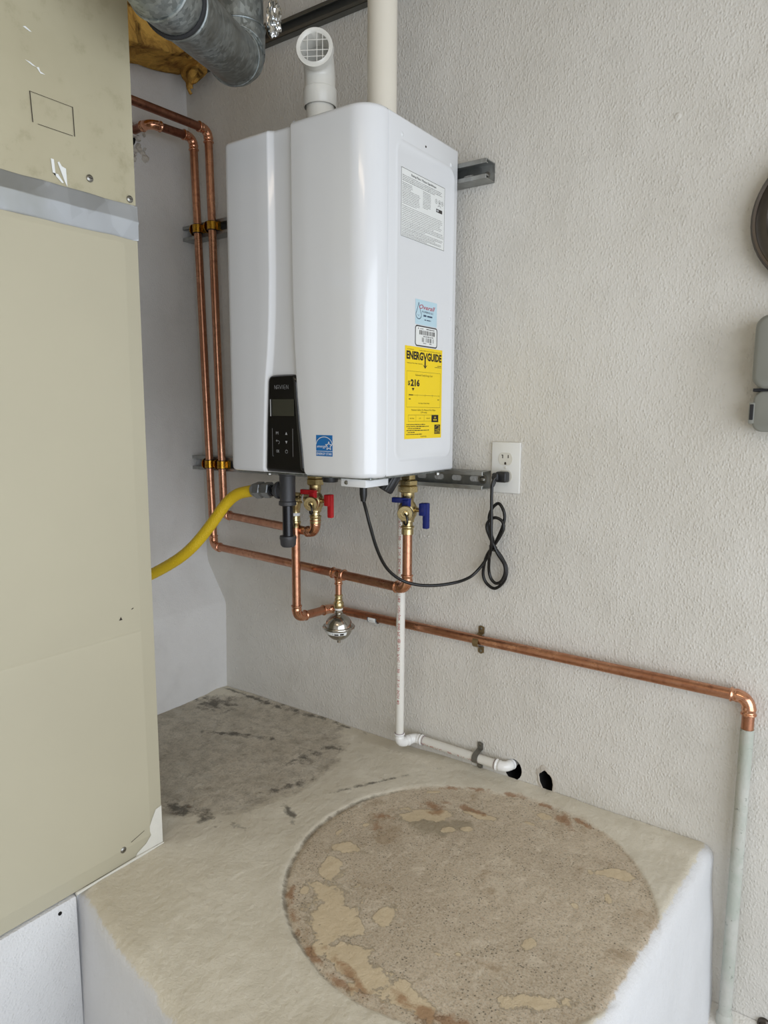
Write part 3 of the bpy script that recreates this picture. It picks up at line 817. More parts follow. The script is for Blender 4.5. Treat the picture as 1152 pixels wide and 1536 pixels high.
g = G(); ps.text(g, 'NSF', -.1342, .5470, .0036, .0085, bold=.02, up=.0007); g.out('mark_print', 'print_white', rp, smooth=False)
# plumber's sticker
g = ps.plate([(-.2105, .3105), (-.1265, .3105), (-.1265, .3605), (-.2105, .3605)], .0003); sk = g.out('plumber_sticker', 'label_pale_blue', heat, smooth=False, label='pale blue plumber sticker with a water drop')
g = G(); ps.text(g, 'Overall', -.1965, .3425, .0090, .062, bold=.012, shear=.35); g.out('red_lettering', 'print_red', sk, smooth=False)
g = G(); drop = [(-.1985 + .0105 * math.cos(a), .330 + .0085 * math.sin(a)) for a in [math.radians(140 + 260 * i / 14) for i in range(15)]] + [(-.1955, .346), (-.1985, .3545), (-.2015, .346)]
ps.line(g, drop, .0015, close=True); ps.line(g, [(-.2025, .330), (-.1995, .3275), (-.1965, .330)], .0007)
ps.text(g, 'PLUMBING LLC', -.1855, .3355, .0038, .044, up=.0006)
ps.words(g, -.180, -.145, .3280, .0055, rn); ps.words(g, -.176, -.150, .3205, .0035, rn)
g.out('navy_lettering', 'print_navy', sk, smooth=False)
# barcode label
g = ps.plate(rrect(-.2110, -.1240, .2665, .3085, .0065, 4), .0003); bc = g.out('barcode_label', 'label_white', heat, smooth=False, label='white barcode label with rounded dark border')
g = G(); ps.line(g, rrect(-.2100, -.1250, .2675, .3075, .006, 4), .0024, close=True); 
ps.poly(g, [(-.2005, .3015), (-.1965, .3015), (-.1985, .3050)])
ps.words(g, -.192, -.180, .3020, .002, rn); ps.words(g, -.168, -.136, .3020, .0026, rn); ps.words(g, -.180, -.140, .2868, .0024, rn); ps.words(g, -.180, -.168, .2730, .0020, rn); ps.words(g, -.155, -.146, .2730, .0020, rn)
x = -.195
while x < -.137:
    w = rn.choice([.0008, .0012, .002, .003]); ps.rect(g, x, .2905, x + w, .2995); x += w + rn.choice([.0008, .0012, .002])
x = -.188
while x < -.140:
    w = rn.choice([.0008, .0012, .002]); 
    if rn.random() < .85: ps.rect(g, x, .2760, x + w, .2850)
    x += w + rn.choice([.0008, .0012, .0035])
g.out('barcode_print', 'print_dark', bc, smooth=False)
# yellow energy label
YX0, YX1, YZ0, YZ1 = -.2475, -.1015, .0755, .2645
g = ps.plate([(YX0, YZ0), (YX1, YZ0), (YX1, YZ1), (YX0, YZ1)], .0003); ey = g.out('energy_label', 'label_yellow', heat, smooth=False, label='tall yellow energy label reading ENERGYGUIDE and $216')
py = Plane((HX - .0001, YX0, YZ0), (0, 1, 0), (0, 0, 1)); W_, H_ = YX1 - YX0, YZ1 - YZ0
g = G(); X = lambda a: a * W_; Z = lambda a: a * H_
py.text(g, 'U.S. Government', X(.05), Z(.962), .0022, X(.17)); py.text(g, 'Federal law prohibits removal of this label before consumer purchase.', X(.36), Z(.962), .0020, X(.60))
py.text(g, 'ENERG', X(.035), Z(.865), .0152, X(.43), bold=.045); py.text(g, 'GUIDE', X(.575), Z(.865), .0152, X(.40), bold=.045)
py.poly(g, [(X(.462), Z(.865) + .0152), (X(.492), Z(.865) + .0152), (X(.525), Z(.895)), (X(.555), Z(.865) + .0152), (X(.582), Z(.865) + .0152), (X(.54), Z(.875)), (X(.54), Z(.80)), (X(.505), Z(.80)), (X(.505), Z(.875))])
py.poly(g, [(X(.465), Z(.812)), (X(.523), Z(.772)), (X(.58), Z(.812)), (X(.55), Z(.806)), (X(.523), Z(.795)), (X(.495), Z(.806))])
py.text(g, 'Instantaneous Water Heater - Natural Gas', X(.05), Z(.815), .0024, X(.40)); 
py.words(g, X(.86), X(.97), Z(.812), .0022, rn); py.words(g, X(.79), X(.97), Z(.796), .0022, rn)
py.frame(g, X(.045), Z(.345), X(.955), Z(.735), .0005)
py.text(g, 'Estimated Yearly Energy Cost', X(.50), Z(.688), .0038, X(.46), 'c')
py.text(g, '$', X(.075), Z(.585), .0085, X(.055), bold=.02); py.text(g, '216', X(.145), Z(.578), .0125, X(.235), bold=.05)
py.poly(g, [(X(.175), Z(.555)), (X(.245), Z(.555)), (X(.21), Z(.522))])
py.rect(g, X(.10), Z(.477), X(.93), Z(.480)); py.rect(g, X(.10), Z(.474), X(.21), Z(.484))
for k in (.10, .32, .53, .73, .928): py.rect(g, X(k), Z(.463), X(k) + .0005, Z(.49))
py.words(g, X(.10), X(.15), Z(.43), .003, rn); py.words(g, X(.88), X(.93), Z(.43), .003, rn)
py.text(g, 'Cost Range of Similar Models', X(.50), Z(.385), .0026, X(.30), 'c')
py.text(g, 'Maximum Gallons Per Minute of Hot Water', X(.50), Z(.308), .0034, X(.66), 'c'); py.text(g, '(GPM rating)', X(.50), Z(.283), .0030, X(.17), 'c')
py.frame(g, X(.09), Z(.190), X(.73), Z(.262), .0005)
for k in (.29, .51): py.rect(g, X(k), Z(.19), X(k) + .0005, Z(.262))
py.text(g, 'VERY SMALL', X(.19), Z(.218), .0024, X(.12), 'c'); py.text(g, 'LOW', X(.40), Z(.218), .0024, X(.05), 'c'); py.text(g, 'MEDIUM', X(.62), Z(.218), .0024, X(.09), 'c')
py.rect(g, X(.715), Z(.180), X(.91), Z(.263), .0006); py.rect(g, X(.80), Z(.045), X(.965), Z(.152), .0006)
for i, (k0, k1) in enumerate(((.05, .54), (.05, .64), (.08, .42), (.05, .65), (.08, .26), (.05, .46))): py.words(g, X(k0), X(k1), Z(.152 - .0215 * i), .0026, rn)
py.text(g, 'ftc.gov/energy', X(.50), Z(.018), .0028, X(.16), 'c')
g.out('label_print', 'print_black', ey, smooth=False)
g = G(); py.text(g, 'HIGH', X(.812), Z(.225), .0036, X(.05), 'c', .02, up=.0009); py.words(g, X(.765), X(.86), Z(.200), .0034, rn, .0009)
cx, cy = X(.885), Z(.105)
py.line(g, [(cx + .0088 * math.cos(a), cy + .0072 * math.sin(a)) for a in [math.radians(10 + 150 * i / 10) for i in range(11)]], .0008, .0009)
py.text(g, 'energy', X(.815), Z(.09), .0030, X(.08), shear=.4, up=.0009)
S = [(cx + .0045 + (.0038 if i % 2 == 0 else .0016) * math.cos(PI / 2 + i * PI / 5), cy - .0012 + (.0042 if i % 2 == 0 else .0018) * math.sin(PI / 2 + i * PI / 5)) for i in range(10)]
py.line(g, S, .0006, .0009, close=True); py.text(g, 'ENERGY STAR', X(.81), Z(.055), .0024, X(.145), up=.0009); py.rect(g, X(.80), Z(.074), X(.965), Z(.077), .0009)
g.out('reversed_print', 'label_yellow', ey, smooth=False)
# underside fittings of the heater
G().box((.010, -.345, -.0035), (.385, -.06, .0015), .001, 1).out('bottom_plate', 'galvanized', heat, smooth=False)
g = G(); g.box((.3085, -.3440, -.0195), (.372, -.265, .0005), .002, 2); br = g.out('wiring_box', 'enamel', heat)
G().lathe([(.0045, 0), (.004, .0016), (.002, .0024)], (.323, -.3440, -.0110), (0, -1, 0), 12).out('screw', 'steel_screw', br)
G().lathe([(.0105, 0), (.0105, .004), (.008, .0055), (.008, .020), (.0062, .030), (.0058, .034)], (.3330, -.300, -.0185), (0, 0, -1), 14).out('cord_grommet', 'rubber', heat)
G().lathe([(.017, 0), (.0175, .012), (.016, .018), (.006, .019)], (.232, -.285, -.0015), (0, 0, -1), 18).out('drain_cap', 'black_plastic', heat)
# ribbed filter knob, tilted
ax = V((-.42, -.30, -.86)).normalized(); g = G()
a_ = ax.orthogonal().normalized(); b__ = ax.cross(a_); vs = []; n = 48; org = V((.352, -.205, .010))
prof_ = [(.013, 0), (.0165, .012), (.0185, .016), (.0190, .050), (.0165, .054), (.0150, .054), (.0135, .046)]
for r_, h_ in prof_:
    for i in range(n):
        rr_ = r_ * (1 - (.09 if (i // 2) % 2 else 0) * (1 if .010 < h_ < .0535 and r_ > .016 else 0))
        vs.append(org + ax * h_ + (a_ * math.cos(2 * PI * i / n) + b__ * math.sin(2 * PI * i / n)) * rr_)
g.add(vs, [(j * n + i, j * n + (i + 1) % n, (j + 1) * n + (i + 1) % n, (j + 1) * n + i) for j in range(len(prof_) - 1) for i in range(n)] + [tuple((len(prof_) - 1) * n + i for i in range(n))])
g.out('filter_knob', 'black_plastic', heat, ang=30)
for x, y in ((.095, -.33), (.39, -.10)):
    G().lathe([(.006, 0), (.006, .005), (.003, .007)], (x, y, -.0030), (0, 0, -1), 8).out('foot_screw', 'steel_screw', heat)

# ------------------------------------------------------------------ flue and air intake
fl_ = thing('exhaust_pipe', 'cream plastic exhaust pipe rising straight from the top of the heater', 'pipe', (.305, -.2, HZ))
pipe(fl_, (.305, -.2, HZ - .001), (.305, -.2, CZ - .001), 'pvc_cream', .0302, 'riser', 32)
G().lathe([(.038, 0), (.038, .012), (.033, .020)], (.305, -.2, HZ - .001), (0, 0, 1), 28).out('collar', 'pvc_cream', fl_)
it = thing('air_intake', 'short white plastic air intake elbow with screened mouth on the heater top', 'vent', (.139, -.2, HZ))
pipe(it, (.139, -.2, HZ - .001), (.139, -.2, .80), 'pvc_white', .0302, 'riser', 28)
du = V((.5, -.866, .02)).normalized(); up_ = V((0, 0, 1)); cC = V((.139, -.2, .880)); arc, tl = arc_path(cC, up_, du, .040, 12)
pts = [V((.139, -.2, .787)), V((.139, -.2, .789)), V((.139, -.2, .822)), V((.139, -.2, .824))] + arc; rad = [.0345, .0365, .0365, .0340] + [.0335] * len(arc)
mouth = arc[-1] + du * .012
pts += [arc[-1] + du * .004, arc[-1] + du * .006, mouth + du * .010]; rad += [.0335, .0385, .0385]
g = G(); g.tube(pts, rad, 32, cap=False)
# inner bore
ib = [mouth + du * .010, mouth + du * .0098] ; g.tube([mouth + du * .010, mouth + du * .0099, mouth + du * .0095, arc[8]], [.0385, .0355, .0302, .0295], 32, cap=False)
eb = g.out('elbow', 'pvc_white', it, ang=45)
g = G(); mc = mouth + du * .007; su_ = du.cross(up_).normalized(); sv = su_.cross(du).normalized()
for k in (-.0165, -.0055 + .0012, .0165 - .001):
    L_ = math.sqrt(.0300 ** 2 - k * k)
    g.tube([mc + su_ * k - sv * L_, mc + su_ * k + sv * L_], .0009, 6); g.tube([mc + sv * k - su_ * L_, mc + sv * k + su_ * L_], .0009, 6)
g.out('screen', 'pvc_white', it)

# ------------------------------------------------------------------ plumbing
MC, MF = 'copper', 'copper_fitting'
cold = thing('cold_water_line', 'copper cold water line, outer left of the two risers, looping below to the blue-handled valve', 'pipe', (-.42, -.055, -.265))
CB = V((.344, -.150, -.268)); C3 = V((-.415, -.055, -.268))
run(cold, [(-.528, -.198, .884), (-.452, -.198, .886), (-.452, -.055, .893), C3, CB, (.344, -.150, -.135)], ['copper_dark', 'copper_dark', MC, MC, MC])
cd = (CB - C3).normalized(); TE = C3 + cd * ((.121 + .415) / cd.x)
g = G(); prof_ = [(0, .0112), (.0006, .0138), (.002, .0144), (.004, .0138), (.005, .0123), (.012, .0124), (.0135, .0130), (.030, .0130), (.0315, .0124), (.0385, .0123), (.0395, .0138), (.0415, .0144), (.043, .0138), (.0436, .0112)]
g.lathe([(r_, h_ - .0218) for h_, r_ in prof_], TE, cd, 20); 
g.lathe([(.0125, .008), (.0105, .014), (.0092, .018), (.0092, .023), (.0100, .0235), (.0108, .025), (.0100, .0268), (.0088, .027)], TE, (0, 0, -1), 18)
g.out('tee', MF, cold, ang=60)
# small branch with the water hammer arrestor
ar = thing('hammer_arrestor', 'round stainless steel hammer arrestor ball hanging from the copper tee', 'arrestor', tuple(TE + V((0, 0, -.03))))
AT = TE
pipe(ar, AT + V((0, 0, -.027)), AT + V((0, 0, -.058)), MC, .0080, 'stem')
G().lathe([(.0085, .052), (.0100, .053), (.0108, .055), (.0100, .057), (.0088, .058), (.0092, .062), (.0104, .064), (.0096, .066), (.0100, .070), (.0128, .073), (.0128, .084), (.0110, .087), (.0102, .087)], AT, (0, 0, -1), 16).out('adapter', 'brass', ar, ang=50)
G().lathe([(.0102, .087), (.0106, .088), (.0104, .0915)], AT, (0, 0, -1), 16).out('thread_tape', 'teflon', ar)
z0 = .0915; bp = [(.0108, z0), (.0108, z0 + .009), (.0092, z0 + .0105)]
BC = z0 + .0445; RB = .0345
for i in range(1, 10):
    a = math.radians(74 - 8.2 * i + 8.2); bp.append((RB * math.cos(a), BC - RB * math.sin(a)))
bp += [(RB, BC - .003), (.0395, BC - .0035), (.0415, BC - .001), (.0410, BC + .0015), (.0365, BC + .003), (RB * .985, BC + .004)]
for i in range(1, 11): a = math.radians(7 + 7.6 * i); bp.append((RB * math.cos(a), BC + RB * math.sin(a)))
bp += [(.0048, BC + RB - .0006), (.0045, BC + RB + .0065), (.0025, BC + RB + .0075)]
ball = G().lathe(bp, AT, (0, 0, -1), 40).out('ball', 'stainless', ar, ang=50)
# printed band wrapped round the lower half
def wrap_text(parent, txt, org, axis, r, ang0, h, length, mat, name='printing', along=True):
    """text on a cylinder; along=True runs along the axis, else round it"""
    P0 = Plane((0, 0, 0), (1, 0, 0), (0, 1, 0)); g = G(); P0.text(g, txt, 0, 0, h, length)
    ax_ = V(axis).normalized(); a = V((0, -1, 0)); a = (a - ax_ * a.dot(ax_)).normalized(); b = ax_.cross(a); org = V(org); vs = []
    for v in g.v:
        if along: s_, q = v.x, v.y / r + ang0
        else: s_, q = v.y, v.x / r + ang0
        vs.append(org + ax_ * s_ + (a * math.cos(q) + b * math.sin(q)) * (r + .0003))
    return mo(name, vs, g.f, mat, parent, smooth=False)
g = G(); q0, q1 = -.9, 1.3; zt = AT.z - BC; n = 20; vs = []
for i in range(n + 1):
    q = q0 + (q1 - q0) * i / n; d_ = V((math.sin(q), -math.cos(q), 0))
    vs += [V((AT.x, AT.y, zt - .0058)) + d_ * .0344, V((AT.x, AT.y, zt - .0145)) + d_ * .0318]
g.add(vs, [(2 * i, 2 * i + 1, 2 * i + 3, 2 * i + 2) for i in range(n)]); bd = g.out('printed_band', 'label_white', ball, ang=None)
P0 = Plane((0, 0, 0), (1, 0, 0), (0, 1, 0)); g = G(); P0.words(g, 0, .060, 0, .0075, random.Random(2)); vs = []
for v in g.v:
    q = v.x / .034 + q0 + .2; zz_ = zt - .0135 + v.y; rr_ = .0346 - (.0026 / .0087) * (zt - .0058 - zz_)
    vs.append(V((AT.x, AT.y, zz_)) + V((math.sin(q), -math.cos(q), 0)) * (rr_ + .0003))
mo('printing', vs, g.f, 'print_dark', ar, smooth=False)

hot = thing('hot_water_line', 'copper hot water line, inner right of the two risers, ending at the red-handled valve', 'pipe', (-.366, -.055, -.168))
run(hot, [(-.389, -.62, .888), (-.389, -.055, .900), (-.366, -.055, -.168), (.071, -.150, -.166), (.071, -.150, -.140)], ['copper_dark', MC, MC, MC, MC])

def hexprof(g, org, ax, r, h0, h1):
    g.lathe([(r * .9, h0), (r, h0 + .0015), (r, h1 - .0015), (r * .9, h1)], org, ax, 6)
def valve(name, label, x, y, hm, lab, handle_lab, relief=False):
    """isolation valve set with two lever handles; z runs down from the heater's underside"""
    v = thing(name, label, 'valve', (x, y, 0)); o = V((x, y, 0)); dn = (0, 0, -1)
    g = G(); hexprof(g, o, dn, .0165, .0035, .018); g.lathe([(.010, .0), (.010, .02)], o, dn, 16); g.out('union_neck', 'brass', v, ang=30)
    g = G(); hexprof(g, o, dn, .0215, .0185, .0305); hexprof(g, o, dn, .0225, .031, .046); g.out('union_nut', 'brass', v, ang=30)
    g = G(); g.lathe([(.0150, .045), (.0150, .058), (.0135, .060), (.0135, .066), (.0165, .070), (.0205, .077), (.0215, .086), (.0205, .097), (.0165, .104), (.0150, .108), (.0150, .112), (.0125, .114)], o, dn, 26)
    d = V((.44, -.90, -.03)).normalized(); c = o + V((0, 0, -.087))
    g.lathe([(.0125, .010), (.0125, .028), (.0145, .029), (.0145, .037)], c, d, 22)
    g.lathe([(.0075, .016), (.0075, .023), (.005, .0235), (.005, .034)], o + V((0, 0, -.084)), (1, 0, 0), 14)
    g.lathe([(.0065, 0), (.0065, .016)], c + d * .021, (0, 0, 1), 12)
    g.out('body', 'brass', v, ang=40)
    g = G(); g.lathe([(.0155, .0372), (.0172, .0385), (.0172, .0445), (.0160, .0462), (.0095, .0465), (.0090, .0452), (.0060, .0450), (.0055, .0475), (.0035, .0485)], c, d, 28)
    cap = g.out('drain_cap', 'brass', v, ang=40)
    g = G(); p0 = c + d * .048
    g.tube(catmull([p0 + V((.0, 0, 0)), p0 + V((.006, -.003, -.004)), p0 + V((.009, -.003, -.016)), p0 + V((.004, .0, -.024)), p0 + V((-.003, .003, -.021)), p0 + V((-.0045, .006, -.012))], 5), .0022, 8)
    g.out('tether', 'rubber', v)
    g = G(); g.lathe([(.0118, .113), (.0118, .121), (.0150, .1225), (.0155, .125), (.0140, .127), (.0128, .128), (.0136, .130), (.0136, .141), (.0122, .142)], o, dn, 20); g.out('lower_adapter', 'brass', v, ang=45)
    # upper lever lies level, side lever hangs down
    q = c + d * .021 + V((0, 0, .017))
    g = G(); R_ = Matrix.Rotation(.12, 3, 'Z')
    g.box(q + V((-.036, -.0055, .002)), q + V((.0085, .0055, .0140)), .0022, 2, R_); g.box(q + V((-.0085, -.0068, -.006)), q + V((.0085, .0068, .010)), .0025, 2); g.out('lever', hm, v, label=handle_lab[0])
    q = o + V((.034, 0, -.083))
    g = G(); g.box(q + V((0, -.0085, -.0125)), q + V((.0165, .0085, .0155)), .0022, 2); g.box(q + V((.0085, -.006, -.041)), q + V((.0215, .006, .0165)), .0024, 2)
    lv_ = g.out('lever', hm, v, label=handle_lab[1])
    return v
vc = valve('isolation_valve', 'brass isolation valve with blue levers under the right side of the heater', .344, -.150, 'blue_plastic', '', ('short level blue lever', 'blue lever hanging down'))
vh = valve('isolation_valve', 'brass isolation valve with red levers under the middle of the heater', .071, -.150, 'red_plastic', '', ('short level red lever', 'red lever hanging down'))
# relief valve and its discharge line
rl = thing('relief_discharge_line', 'long copper discharge line from the relief valve along the wall to the right corner', 'pipe', (.45, -.02, -.40))
rx = .0045
G().lathe([(.0125, .014), (.0125, .028), (.0118, .029), (.0118, .044), (.0135, .045), (.0135, .066)], (.071, -.150, -.082), (-1, 0, 0), 20).out('relief_valve', 'brass', vh, ang=40)
G().lathe([(.0124, .030), (.0128, .031), (.0124, .0345)], (.071, -.150, -.082), (-1, 0, 0), 20).out('thread_tape', 'teflon', vh)
g = G(); g.lathe([(.010, -.010), (.0145, -.008), (.0150, .010), (.0135, .026), (.0120, .028), (.0120, .040)], (rx, -.150, -.082), (0, 0, -1), 20); g.lathe([(.0062, 0), (.0062, .026), (.0075, .027), (.0075, .031)], (rx, -.150, -.082), (-1, 0, 0), 8); g.out('relief_body', 'brass', vh, ang=40)
G().lathe([(.0126, 0), (.0122, .006), (.0118, .008)], (rx, -.150, -.1205), (0, 0, -1), 20).out('tape_wrap', 'teflon', rl)
G().lathe([(.0118, 0), (.0122, .001), (.0122, .014), (.0140, .015), (.0145, .018), (.0130, .021), (.0126, .030), (.0112, .031)], (rx, -.150, -.128), (0, 0, -1), 20).out('adapter', 'brass', rl, ang=45)
ZL = -.401; XP = 1.036
run(rl, [(rx, -.150, -.150), (rx, -.150, -.394), (.012, -.020, -.397), (XP, -.022, ZL), (XP, -.022, -.468)], [MC, MC, MC, MC])
pipe(rl, (XP, -.022, -.462), (XP, -.022, FL + .02), 'painted_pipe', .0120, 'painted_pipe', 22, label='lower pipe under flaking grey-green paint')
G().lathe([(.0125, 0), (.0150, .003), (.0158, .012), (.0150, .030), (.0122, .034)], (XP, -.022, FL + .001), (0, 0, 1), 20).out('floor_socket', 'painted_pipe', rl)
g = G(); n = 24; vs = []
for i in range(n): a = 2 * PI * i / n; vs.append((XP + .0144 * math.cos(a), -.022 + .0144 * math.sin(a), -.458))
for i in range(n): a = 2 * PI * i / n; vs.append((XP + .0119 * math.cos(a), -.022 + .0119 * math.sin(a), -.444 + .006 * math.sin(a * 3)))
# barcode sleeve on the long run
g = G(); g.lathe([(.01125, 0), (.01155, .0004), (.01155, .0285), (.01125, .029)], (.142, -.0205, ZL), (1, 0, -.0035), 24, cap=False); bs = g.out('barcode_sleeve', 'label_white', rl)
for xx in (.1425, .1685):
    g = G(); g.lathe([(.01165, 0), (.01165, .0022)], (xx, -.0205, ZL), (1, 0, -.0035), 24, cap=False); g.out('sleeve_edge', 'print_navy', bs)
P0 = Plane((0, 0, 0), (1, 0, 0), (0, 1, 0)); g = G(); r4 = random.Random(5); x = .0
while x < .011:
    w = r4.choice([.0006, .001]); P0.rect(g, x, 0, x + w, .009); x += w + r4.choice([.0006, .001])
mo('barcode', [V((.150 + v.x, -.0205 - .01175 * math.cos(v.y / .0117 + .1), ZL + .01175 * math.sin(v.y / .0117 - .3))) for v in g.v], g.f, 'print_dark', bs, smooth=False)
def strap(name, label, x, z, mat, r=.0118, y=-.0215):
    s_ = thing(name, label, 'strap', (x, -.001, z)); pts = []
    for zz2 in (r + .020, r + .005): pts.append((-.0015, zz2))
    for i in range(9): a = PI / 2 - PI * i / 8; pts.append((y - (r + .001) * math.cos(a), (r + .001) * math.sin(a)))
    pts += [(-.0015, -r - .005), (-.0015, -r - .020)]
    # thin U band
    g = G(); w = .0075; vs = []; th = .0012
    for (yy, z_) in pts:
        vs += [V((x - w, yy, z + z_)), V((x + w, yy, z + z_)), V((x - w, yy - th, z + z_)), V((x + w, yy - th, z + z_))]
    n = len(pts); fs = []
    for i in range(n - 1):
        a, b = i * 4, i * 4 + 4
        fs += [(a, a + 1, b + 1, b), (a + 2, b + 2, b + 3, a + 3), (a, b, b + 2, a + 2), (a + 1, a + 3, b + 3, b + 1)]
    fs += [(0, 2, 3, 1), ((n - 1) * 4, (n - 1) * 4 + 1, (n - 1) * 4 + 3, (n - 1) * 4 + 2)]
    g.add(vs, fs); g.out('band', mat, s_, ang=40)
    for sg in (1, -1):
        zz2 = z + sg * (r + .0155)
        q = G().lathe([(.0070, 0), (.0070, .0012)], (x, -.0026, zz2), (0, -1, 0), 16); q.out('ear', mat, s_)
        q = G().lathe([(.0038, 0), (.0036, .0014), (.002, .002)], (x, -.0036, zz2), (0, -1, 0), 10); q.out('screw', 'steel_screw', s_)
    return s_
strap('pipe_strap', 'small brown strap holding the long copper run to the wall', .4595, ZL - .0025, 'brown_strap')
# cushion clamps on the struts
def clamp(label, x, y, z, tilt=0):
    c = thing('pipe_clamp', label, 'clamp', (x, y, z), 'brass pipe clamps on the struts')
    G().lathe([(.0126, -.0125), (.0138, -.012), (.0138, .012), (.0126, .0125)], (x, y, z), (0, 0, 1), 20).out('cushion', 'rubber', c)
    g = G(); g.lathe([(.0140, -.0105), (.0147, -.0105), (.0147, .0105), (.0140, .0105)], (x, y, z), (0, 0, 1), 24)
    g.box((x - .021, -.043, z - .010), (x - .0128, y + .004, z + .010), .0015, 1)
    g.box((x + .0128, -.043, z - .010), (x + .021, y + .004, z + .010), .0015, 1); g.out('band', 'brass_clamp', c, ang=40)
    g = G(); g.lathe([(.0165, 0), (.0165, .002), (.0150, .0032)], (x - .0185, y + .003, z), (-1, 0, 0), 20); g.out('washer', 'brass_clamp', c)
    G().lathe([(.0052, 0), (.0050, .003), (.003, .0048)], (x - .0215, y + .003, z), (-1, 0, 0), 12).out('screw', 'steel_screw', c)
def xon(z, top, bot): return top[0] + (bot[0] - top[0]) * (z - top[1]) / (bot[1] - top[1])
clamp('brass clamp holding the left copper riser on the upper strut', xon(.6465, (-.452, .893), (-.415, -.268)), -.055, .6465)
clamp('brass clamp holding the right copper riser on the upper strut', xon(.6465, (-.389, .900), (-.366, -.168)), -.055, .6465)
clamp('brass clamp holding the left copper riser on the lower strut', xon(-.0215, (-.452, .893), (-.415, -.268)), -.055, -.0215)
clamp('brass clamp holding the right copper riser on the lower strut', xon(-.0215, (-.389, .900), (-.366, -.168)), -.055, -.0215)

# ------------------------------------------------------------------ gas line
gas = thing('gas_line', 'black iron gas tee and capped drip leg under the left of the heater', 'pipe', (.026, -.2, 0))
o3 = V((.0255, -.2, 0)); dn = (0, 0, -1)
G().lathe([(.0175, 0), (.0175, .010), (.0160, .012)], o3, dn, 20).out('inlet_nut', 'zinc_union', gas)
g = G(); g.lathe([(.0160, .012), (.0215, .013), (.0218, .021), (.0195, .023), (.0190, .084), (.0215, .086), (.0218, .094), (.0180, .096), (.0135, .096)], o3, dn, 26)
bx = V((.0255, -.2, -.0600)); g.lathe([(.0175, .006), (.0175, .022), (.0215, .023), (.0215, .031), (.0135, .0315)], bx, (-1, 0, 0), 24); g.out('tee', 'black_iron', gas, ang=40)
G().lathe([(.0132, .094), (.0132, .178)], o3, dn, 22).out('nipple', 'iron_pipe', gas)
G().lathe([(.0135, .170), (.0205, .171), (.0212, .177), (.0200, .180), (.0190, .193), (.0150, .198), (.006, .199)], o3, dn, 24).out('end_cap', 'black_iron', gas)
G().lathe([(.0125, .030), (.0125, .046), (.0140, .0465), (.0140, .054)], bx, (-1, 0, -.05), 20).out('nipple', 'iron_pipe', gas)
ub = bx + V((-.0535, 0, -.0015)); g = G(); hexprof(g, ub, (-1, 0, -.06), .0205, 0, .022); g.lathe([(.0165, .021), (.0175, .030)], ub, (-1, 0, -.06), 20); hexprof(g, ub, (-1, 0, -.06), .0215, .029, .052); g.lathe([(.0185, .051), (.0170, .058), (.0155, .062)], ub, (-1, -.03, -.06), 20)
g.out('flare_union', 'zinc_union', gas, ang=30)
hose = [(-.0780, -.199, -.0640), (-.1043, -.2, -.0690), (-.1427, -.21, -.0800), (-.1752, -.22, -.1074), (-.2112, -.235, -.1578), (-.2425, -.25, -.1997), (-.2712, -.265, -.2327), (-.3112, -.28, -.2639), (-.3832, -.3, -.3045), (-.450, -.33, -.335), (-.4985, -.36, -.347)]
hp = catmull(hose, 10); g = G(); g.tube(hp, [.0146 + .0003 * (i % 2) for i in range(len(hp))], 20)
o = g.out('gas_hose', 'yellow_hose', None, ang=None); tag(o, 'yellow corrugated gas hose curving down behind the furnace cabinet', 'hose')

# ------------------------------------------------------------------ condensate drain
pv = thing('condensate_drain', 'white plastic condensate drain dropping from the heater to the hole near the floor patch', 'pipe', (.27, -.07, TOP))
PZ = -.691; P1 = V((.2725, -.070, PZ - .001)); P2 = V((.2860, -.0215, PZ)); P3 = V((.5420, -.0205, PZ - .003))
run(pv, [(.2745, -.070, -.0035), P1, P2, P3, (.5475, .06, PZ - .004)], ['pvc_white'] * 4, .0107, 'pvc_white_fitting', .0165, .0115)
def red_print(org, axis, ang0, txt, h, L):
    P0 = Plane((0, 0, 0), (1, 0, 0), (0, 1, 0)); g = G(); P0.text(g, txt, 0, 0, h, L, bold=.01)
    ax_ = V(axis).normalized(); a = V((0, -1, 0)); a = (a - ax_ * a.dot(ax_)).normalized(); b = ax_.cross(a)
    mo('printing', [V(org) + ax_ * v.x + (a * math.cos(v.y / .0107 + ang0) + b * math.sin(v.y / .0107 + ang0)) * .01085 for v in g.v], g.f, 'print_pvc_red', pv, smooth=False)
red_print((.2743, -.070, -.125), (-.0025, 0, -1), -.42, 'PVC 1120  1/2 IN  SCH 40  ASTM D1785  NSF-pw  600 PSI @ 73F  PVC 1120  1/2 IN  SCH 40', .0062, .46)
red_print(P2 + V((.026, .0, 0)), (1, .004, -.012), .25, 'SCH 40 PVC 1120  1/2 IN  ASTM', .0075, .16)
strap('pipe_strap', 'grey strap holding the white drain pipe at the base of the wall', .4640, PZ - .002, 'strap_grey', .0114, -.0205)
# primer rings
for c, ax in ((P1 + V((0, 0, .0285)), (0, 0, 1)), (P2 + V((.0285, 0, 0)), (1, 0, 0)), (P3 + V((-.0285, 0, 0)), (1, 0, 0))):
    G().torus(c, ax, .0115, .0007, 24, 6).out('primer_ring', 'pvc_primer', pv)

